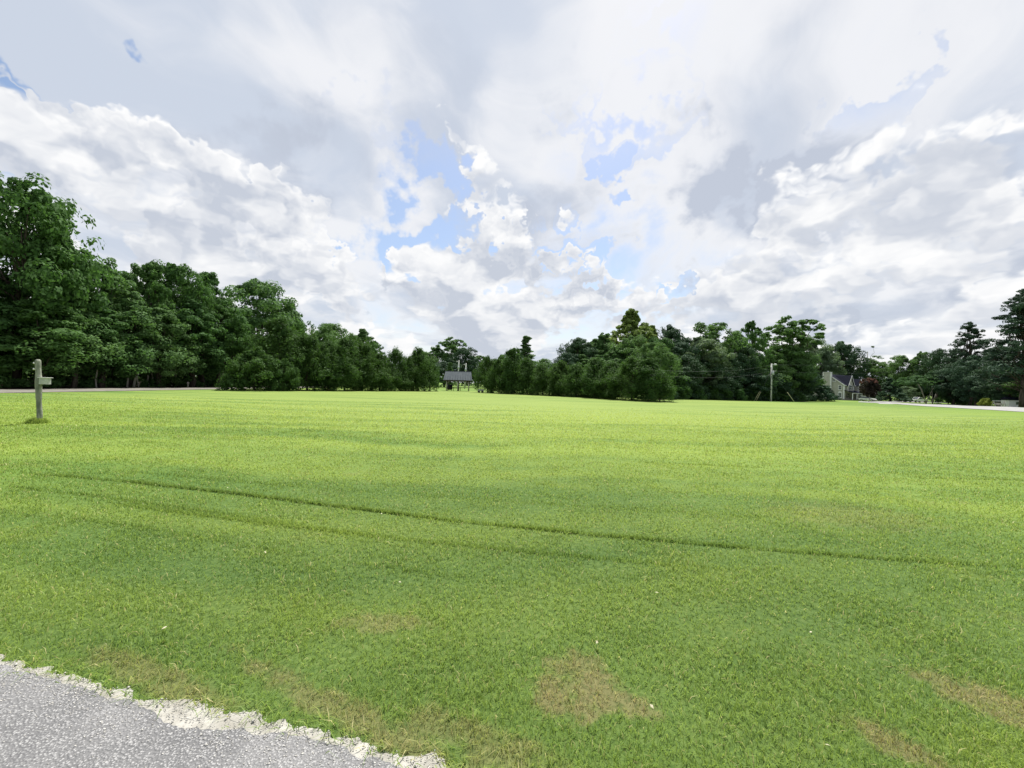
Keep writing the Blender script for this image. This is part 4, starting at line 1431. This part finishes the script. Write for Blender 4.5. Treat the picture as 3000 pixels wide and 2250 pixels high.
# ------------------------------------------------------------------ utility poles
def utility_pole(x, y_base, depth, y_top, label, lean=(0, 0), lamp=True, r=0.15):
    d = px_dir(x, y_base)
    X_ = d.x / d.y * depth
    zg = gz(X_, depth)
    h = px_at(x, y_top, depth).z - zg
    o = thing('utility_pole', label, 'pole', (X_, depth, zg), 0)
    MB().tube([(0, 0, -0.4), (lean[0] * .5, 0, h * 0.5), (lean[0], 0, h)], [r, r * 0.88, r * 0.72], 10).build('shaft', M['pole_wood'], o)
    tc = MB().tube([(lean[0] - 0.02, -0.42, h * 0.70), (lean[0] - 0.02, -0.42, h * 0.775), (lean[0] - 0.02, -0.42, h * 0.79)], [0.27, 0.27, 0.18], 14)
    tc.build('transformer', M['transformer'], o)
    MB().box((lean[0], -0.22, h * 0.745), (0.12, 0.16, 0.25)).build('bracket', M['transformer'], o)
    for s_ in (-0.12, 0.1):
        MB().tube([(lean[0] + s_, -0.42, h * 0.79), (lean[0] + s_, -0.42, h * 0.79 + 0.28)], [0.05, 0.03], 8).build('bushing', M['white_knob'], o)
    return o, X_, zg, h


po, PX, PZ, PH = utility_pole(2258, 1176.5, 88.0, 1065, 'grey utility pole with transformer and lamp at the field edge', (0.02, 0), True, 0.19)
ar = MB().tube([(0.1, -0.1, PH - 0.30), (0.42, -0.3, PH - 0.20)], 0.035, 6).build('lamp_arm', M['transformer'], po)
MB().tube([(0.36, -0.3, PH - 0.18), (0.46, -0.3, PH - 0.22), (0.78, -0.3, PH - 0.22), (0.86, -0.3, PH - 0.18)], [0.06, 0.19, 0.19, 0.05], 10).build('lamp_head', M['lamp_glass'], po)
MB().tube([(-0.28, -0.1, PH - 0.95), (-0.28, -0.1, PH - 0.50)], [0.07, 0.05], 8).build('arrester', M['white_knob'], po)
MB().tube([(-0.28, -0.1, PH - 0.75), (0, 0, PH - 0.75)], 0.025, 6).build('arrester_arm', M['transformer'], po)
MB().tube([(0.08, -0.1, PH * 0.80), (0.95, -0.15, PH * 0.805)], 0.05, 6).build('standoff_arm', M['grey_box'], po)
for (xb, yb, ym, xm) in ((2208.5, 1177, 1151, 2221), (2214.5, 1177, 1148, 2228), (2328, 1178, 1148, 2307)):
    a = px_at(xb, yb, 87.0)
    loc = Vector((PX, 88.0, PZ))
    top = Vector((-0.05 if xb < 2258 else 0.1, 0, PH * 0.80))
    a = a - loc
    a.z = gz(loc.x + a.x, 87.0) - PZ - 0.05
    direction = (top - a)
    gy_ = MB().tube([a, top], 0.014, 5).build('guy_wire', M['wire'], po)
    MB().tube([a, a + direction * 0.32], 0.055, 6).build('guard', M['guard'], gy_)


def wire(name, p0, p1, sag, label, r=0.009):
    p0, p1 = Vector(p0), Vector(p1)
    o = thing(name, label, 'power line', p0, 0, 'power lines at the field edge')
    pts = []
    for k in range(25):
        t = k / 24
        p = p0.lerp(p1, t) - p0
        p.z -= 4 * sag * t * (1 - t)
        pts.append(p)
    MB().tube(pts, r, 4).build('strand', M['wire'], o)


wire('power_line', (PX, 88, PZ + PH - 0.25), px_at(1900, 1083, 44), 0.7, 'upper thin wire running left from the utility pole before the trees')
wire('power_line', (PX, 88, PZ + PH * 0.81), px_at(1900, 1098, 44), 0.8, 'lower thin wire running left from the utility pole before the trees')
wire('power_line', (PX, 88, PZ + PH - 0.25), px_at(2700, 1050, 135), 0.8, 'upper thin wire running right from the utility pole towards the house')
wire('power_line', (PX, 88, PZ + PH * 0.81), px_at(2700, 1082, 135), 0.9, 'lower thin wire running right from the utility pole towards the house')
for (x, yb, yt, lab) in ((1340, 1140, 1055, 'left one of two distant poles behind the picnic shelter, with transformer'),
                         (1361, 1140, 1064, 'right one of two distant poles behind the picnic shelter')):
    po2, a, b_, h2 = utility_pole(x, yb, 122.0, yt, lab, (0.25, 0), False, 0.19)
    MB().tube([(-0.3, -0.1, h2 - 0.6), (-0.3, -0.1, h2 - 0.25)], [0.12, 0.10], 8).build('insulator', M['white_knob'], po2)
    MB().tube([(-0.3, -0.1, h2 - 0.45), (0.2, 0, h2 - 0.45)], 0.03, 6).build('insulator_arm', M['transformer'], po2)

# ------------------------------------------------------------------ house
HD = 143.0
d = px_dir(2474, 1125)
HX = d.x / d.y * HD
HZ = gz(HX, HD)
TH = R(30)
hs = thing('house', 'two storey greige house with chimney, dark roof and front porch', 'house', (HX, HD, HZ), TH)
# local: origin at the near corner; +x along the front, +y along the gable end (away); front faces -y
HW, HL, HE, HR = 9.6, 15.0, 5.35, 9.0


def wallbox(name, x0, x1, y0, y1, z0, z1, mat, parent):
    return MB().box(((x0 + x1) / 2, (y0 + y1) / 2, (z0 + z1) / 2), (x1 - x0, y1 - y0, z1 - z0)).build(name, mat, parent)


mb = MB()
mb.prism([(0, 0, 0.35), (0, HW, 0.35), (0, HW, HE), (0, HW / 2, HR), (0, 0, HE)], (HL, 0, 0))
body = mb.build('wall', M['siding'], hs)
wallbox('foundation', -0.05, HL + 0.05, -0.05, HW + 0.05, -0.5, 0.36, M['brick_base'], hs)
OH = 0.35
sl_ = (HR - HE) / (HW / 2)
for sgn in (0, 1):
    yE = -OH if sgn == 0 else HW + OH
    zE = HE - sl_ * OH + 0.06
    MB().prism([(-OH, yE, zE), (HL + OH, yE, zE), (HL + OH, HW / 2, HR + 0.06), (-OH, HW / 2, HR + 0.06)], (0, 0, 0.16)).build('roof', M['shingle'], hs)
    # white rake boards on the gable end
    MB().prism([(-OH - 0.03, yE, zE - 0.14), (-OH - 0.03, yE, zE + 0.13), (-OH - 0.03, HW / 2, HR + 0.19), (-OH - 0.03, HW / 2, HR - 0.08)], (-0.06, 0, 0)).build('rake_board', M['trim'], hs)
MB().box((HL / 2, -OH - 0.03, HE - sl_ * OH + 0.06), (HL + 2 * OH, 0.06, 0.24)).build('fascia', M['trim'], hs)
for (cx_, cy_) in ((-0.03, -0.03),):
    MB().box((0.12, -0.035, (HE + 0.3) / 2), (0.34, 0.07, HE - 0.4)).build('corner_board', M['trim'], hs)
    MB().box((-0.035, 0.15, (HE + 0.3) / 2), (0.07, 0.36, HE - 0.4)).build('corner_board', M['trim'], hs)
# chimney chase
ch = MB().box((-0.55, HW / 2 + 0.1, 4.9), (1.1, 2.3, 9.8)).build('chimney', M['siding'], hs)
for yy in (HW / 2 - 1.06, HW / 2 + 1.26):
    MB().box((-1.12, yy, 4.9), (0.08, 0.28, 9.7)).build('corner_board', M['trim'], ch)
MB().box((-0.55, HW / 2 - 1.09, 4.9), (0.9, 0.07, 9.7)).build('side_board', M['trim'], ch)
MB().box((-0.55, HW / 2 + 0.1, 9.86), (1.3, 2.5, 0.12)).build('cap', M['trim'], ch)
MB().tube([(-0.5, HW / 2, 9.9), (-0.5, HW / 2, 10.3)], 0.14, 8).build('flue', M['transformer'], ch)


def gable_window(yc, zc_, w, h, arch=False):
    o = MB().box((-0.02, yc, zc_), (0.06, w, h)).build('window', M['glass'], hs)
    f = MB()
    for s_ in (-1, 1):
        f.box((-0.06, yc + s_ * (w / 2 + 0.06), zc_), (0.08, 0.16, h + 0.28))
        f.box((-0.06, yc, zc_ + s_ * (h / 2 + 0.06)), (0.075, w + 0.02, 0.16))
    f.box((-0.06, yc, zc_), (0.06, w - 0.04, 0.09))
    f.box((-0.065, yc, zc_), (0.05, 0.06, h - 0.04))
    f.build('frame', M['trim'], o)
    MB().box((-0.10, yc, zc_ - h / 2 - 0.18), (0.16, w + 0.4, 0.07)).build('sill', M['trim'], o)
    if arch:
        MB().prism([(-0.03, yc + (w / 2 + .1) * math.cos(t * math.pi / 8), zc_ + h / 2 + 0.15 + (w / 2 + .1) * math.sin(t * math.pi / 8)) for t in range(9)], (-0.07, 0, 0)).build('fanlight', M['trim'], o)


gable_window(3.05, 7.0, 0.7, 0.75)
gable_window(1.25, 4.45, 0.85, 1.35)
gable_window(1.25, 1.75, 0.85, 1.45, True)


def front_window(xc, zc_, w, h, y=0.0, parent=None, shutters=True):
    par = parent or hs
    o = MB().box((xc, y - 0.02, zc_), (w, 0.06, h)).build('window', M['glass'], par)
    f = MB()
    for s_ in (-1, 1):
        f.box((xc + s_ * (w / 2 + 0.06), y - 0.06, zc_), (0.14, 0.08, h + 0.26))
        f.box((xc, y - 0.06, zc_ + s_ * (h / 2 + 0.06)), (w + 0.02, 0.075, 0.14))
    f.box((xc, y - 0.055, zc_), (w - 0.04, 0.06, 0.08))
    f.build('frame', M['trim'], o)
    if shutters:
        for s_ in (-1, 1):
            MB().box((xc + s_ * (w / 2 + 0.36), y - 0.05, zc_), (0.40, 0.05, h + 0.1)).build('shutter', M['shutter'], o)


def cross_gable(x0, x1, yf, zp, name='front_gable'):
    xc = (x0 + x1) / 2
    g_ = MB().prism([(x0, yf, HE - 2.6), (x1, yf, HE - 2.6), (x1, yf, HE), (xc, yf, zp), (x0, yf, HE)], (0, 4.0, 0)).build(name, M['siding'], hs)
    s2 = (zp - HE) / (xc - x0)
    for sg in (-1, 1):
        xe = xc + sg * ((x1 - x0) / 2 + 0.3)
        ze = HE - s2 * 0.3
        MB().prism([(xe, yf - 0.3, ze + 0.06), (xc, yf - 0.3, zp + 0.06), (xc, yf - 0.3, zp + 0.22), (xe, yf - 0.3, ze + 0.22)], (0, 5.0, 0)).build('roof', M['shingle'], g_)
        MB().prism([(xe, yf - 0.33, ze - 0.16), (xc, yf - 0.33, zp - 0.14), (xc, yf - 0.33, zp + 0.24), (xe, yf - 0.33, ze + 0.24)], (0, -0.06, 0)).build('rake_board', M['trim'], g_)
    for xx in (x0, x1):
        MB().box((xx, yf - 0.03, HE - 1.3), (0.24, 0.07, 2.5)).build('corner_board', M['trim'], g_)
    return g_


g1 = cross_gable(1.0, 5.4, -0.6, 8.6)
front_window(3.2, 4.5, 1.5, 1.5, -0.6, g1)
g2 = cross_gable(8.4, 11.6, -0.9, 7.5)
front_window(10.0, 4.5, 1.3, 1.5, -0.9, g2)
front_window(6.9, 4.5, 0.9, 1.4)
front_window(13.4, 4.5, 0.9, 1.4)
front_window(3.0, 1.7, 1.1, 1.6)
front_window(9.6, 1.7, 1.1, 1.6)
front_window(13.2, 1.7, 1.3, 1.7)
dr = MB().box((6.5, -0.03, 1.45), (1.0, 0.08, 2.1)).build('door', M['shutter'], hs)
MB().tube([(6.85, -0.09, 1.4), (6.85, -0.14, 1.4)], 0.04, 8).build('handle', M['rim'], dr)
# porch
pr = MB().prism([(-0.1, -2.5, 2.62), (-0.1, -0.02, 3.35), (-0.1, -0.02, 3.5), (-0.1, -2.5, 2.77)], (11.8, 0, 0)).build('porch_roof', M['shingle'], hs)
MB().box((5.8, -2.42, 2.52), (11.7, 0.14, 0.2)).build('porch_beam', M['trim'], hs)
MB().box((5.8, -1.25, 0.20), (11.7, 2.4, 0.3)).build('porch_floor', M['brick_base'], hs)
for xx in (0.1, 3.6, 7.4, 11.4):
    MB().box((xx, -2.38, 1.4), (0.22, 0.22, 2.1)).build('porch_post', M['trim'], hs)
for (x0, x1) in ((7.6, 11.3),):
    rl = MB().box(((x0 + x1) / 2, -2.38, 1.15), (x1 - x0, 0.06, 0.08)).build('porch_rail', M['trim'], hs)
# lower wing on the right, with a tall round-headed window
wg = MB().prism([(HL, 1.0, 0.0), (HL, 8.5, 0.0), (HL, 8.5, 3.0), (HL, 4.75, 5.4), (HL, 1.0, 3.0)], (6.0, 0, 0)).build('wing', M['siding'], hs)
for sgn in (0, 1):
    yE = 0.65 if sgn == 0 else 8.85
    MB().prism([(HL, yE, 2.85), (HL + 6.3, yE, 2.85), (HL + 6.3, 4.75, 5.46), (HL, 4.75, 5.46)], (0, 0, 0.15)).build('roof', M['shingle'], wg)
front_window(HL + 3.0, 1.7, 1.2, 1.6, 1.0, wg, False)


# ------------------------------------------------------------------ vehicles
def wheel(parent, x, y, r=0.37, w=0.24):
    o = MB().tube([(x, y - w / 2, r), (x, y + w / 2, r)], r, 18).build('wheel', M['tyre'], parent)
    MB().tube([(x, y - w / 2 - 0.012, r), (x, y + w / 2 + 0.012, r)], r * 0.62, 14).build('rim', M['rim'], o)


d = px_dir(2690, 1125)
VD = 137.0
pk = thing('pickup_truck', 'white pickup truck parked behind the drive beside the umbrella shaped tree', 'pickup', (d.x / d.y * VD, VD, gz(d.x / d.y * VD, VD)), R(186))
hw = 0.95
mb = MB()
side = [(-2.7, 0.50), (-2.7, 1.05), (-0.75, 1.08), (-0.7, 1.12), (0.95, 1.12), (2.45, 1.02), (2.68, 0.90), (2.72, 0.50)]
mb.prism([(x, -hw, z) for x, z in side], (0, 2 * hw, 0)).build('body', M['car_white'], pk)
cab = [(-0.75, 1.10), (-0.62, 1.78), (0.35, 1.80), (1.10, 1.12)]
MB().prism([(x, -hw + 0.10, z) for x, z in cab], (0, 2 * hw - 0.2, 0)).build('cab', M['car_white'], pk)
for s_ in (-1, 1):
    y_ = s_ * (hw - 0.10)
    MB().prism([(-0.55, y_, 1.18), (-0.48, y_, 1.68), (0.28, y_, 1.70), (0.86, y_, 1.18)], (0, s_ * 0.015, 0)).build('side_window', M['glass'], pk)
MB().prism([(1.06, -hw + 0.2, 1.17), (1.06, hw - 0.2, 1.17), (0.42, hw - 0.26, 1.75), (0.42, -hw + 0.26, 1.75)], (0.03, 0, 0.02)).build('windscreen', M['glass'], pk)
MB().box((-1.75, 0, 1.06), (1.7, 1.6, 0.06)).build('bed_cover', M['car_dark'], pk)
MB().box((2.76, 0, 0.55), (0.12, 1.85, 0.2)).build('bumper', M['rim'], pk)
for s_ in (-1, 1):
    MB().box((2.70, s_ * 0.72, 0.82), (0.06, 0.34, 0.18)).build('headlight', M['lamp_glass'], pk)
    MB().box((-2.71, s_ * 0.82, 0.86), (0.06, 0.16, 0.28)).build('tail_light', M['red_lamp'], pk)
for xx in (-1.75, 1.75):
    for yy in (-0.86, 0.86):
        wheel(pk, xx, yy)


def small_car(name, label, x, depth, rz, paint):
    d = px_dir(x, 1125)
    X_ = d.x / d.y * depth
    o = thing(name, label, 'car', (X_, depth, gz(X_, depth)), rz)
    sd = [(-2.2, 0.42), (-2.2, 0.85), (-1.9, 0.95), (1.1, 0.95), (2.0, 0.82), (2.2, 0.65), (2.2, 0.42)]
    MB().prism([(a, -0.88, z) for a, z in sd], (0, 1.76, 0)).build('body', paint, o)
    MB().prism([(-1.75, -0.76, 0.95), (-1.15, -0.70, 1.46), (0.25, -0.70, 1.48), (1.05, -0.76, 0.95)], (0, 1.46, 0)).build('cabin', M['glass'], o)
    MB().box((-0.45, 0, 1.50), (1.45, 1.36, 0.05)).build('roof', paint, o)
    for s_ in (-1, 1):
        MB().box((2.2, s_ * 0.6, 0.70), (0.05, 0.34, 0.13)).build('headlight', M['lamp_glass'], o)
    for xx in (-1.4, 1.4):
        for yy in (-0.80, 0.80):
            wheel(o, xx, yy, 0.33, 0.2)


small_car('parked_car', 'pale car with raised bonnet end facing the field by the house porch', 2543, 138.0, R(-60), M['car_white'])
small_car('parked_car', 'dark car parked under the trees right of the house', 2566, 150.0, R(10), M['car_dark'])

# ------------------------------------------------------------------ garden swing and white shed under the right hand trees
d = px_dir(2928, 1125)
GD = 84.0
sw = thing('garden_swing', 'pale timber garden swing frame on the lawn beyond the drive', 'swing', (d.x / d.y * GD, GD, gz(d.x / d.y * GD, GD)), R(-12))
for s_ in (-1, 1):
    for yy in (-0.45, 0.45):
        MB().tube([(s_ * 0.92, yy, -0.05), (s_ * 0.86, 0, 1.30)], 0.055, 6).build('leg', M['pale_post'], sw)
MB().box((0, 0, 1.34), (2.1, 0.12, 0.12)).build('top_beam', M['trim'], sw)
st = MB().box((0, -0.05, 0.46), (1.25, 0.48, 0.05)).build('seat', M['pale_post'], sw)
MB().box((0, 0.2, 0.72), (1.25, 0.05, 0.45)).build('backrest', M['pale_post'], sw)
for s_ in (-1, 1):
    MB().tube([(s_ * 0.58, -0.05, 0.46), (s_ * 0.62, 0, 1.30)], 0.014, 5).build('chain', M['black_iron'], sw)
d = px_dir(2980, 1125)
GD = 86.0
hs2 = thing('white_shed', 'small white shed with window half hidden under the right hand pines', 'shed', (d.x / d.y * GD, GD, gz(d.x / d.y * GD, GD)), R(-14))
MB().box((0, 0.9, 0.85), (2.6, 1.8, 1.5)).build('wall', M['trim'], hs2)
MB().box((0, 0.9, 0.05), (2.7, 1.9, 0.16)).build('base', M['brick_base'], hs2)
MB().prism([(-1.5, -0.25, 1.62), (-1.5, 2.05, 1.62), (-1.5, 0.9, 2.35)], (3.0, 0, 0)).build('roof', M['shingle'], hs2)
w_ = MB().box((0.25, -0.02, 1.0), (0.8, 0.05, 0.6)).build('window', M['glass'], hs2)
f = MB()
for s_ in (-1, 1):
    f.box((0.25 + s_ * 0.44, -0.04, 1.0), (0.08, 0.05, 0.76))
    f.box((0.25, -0.04, 1.0 + s_ * 0.34), (0.80, 0.045, 0.08))
f.build('frame', M['trim'], w_)
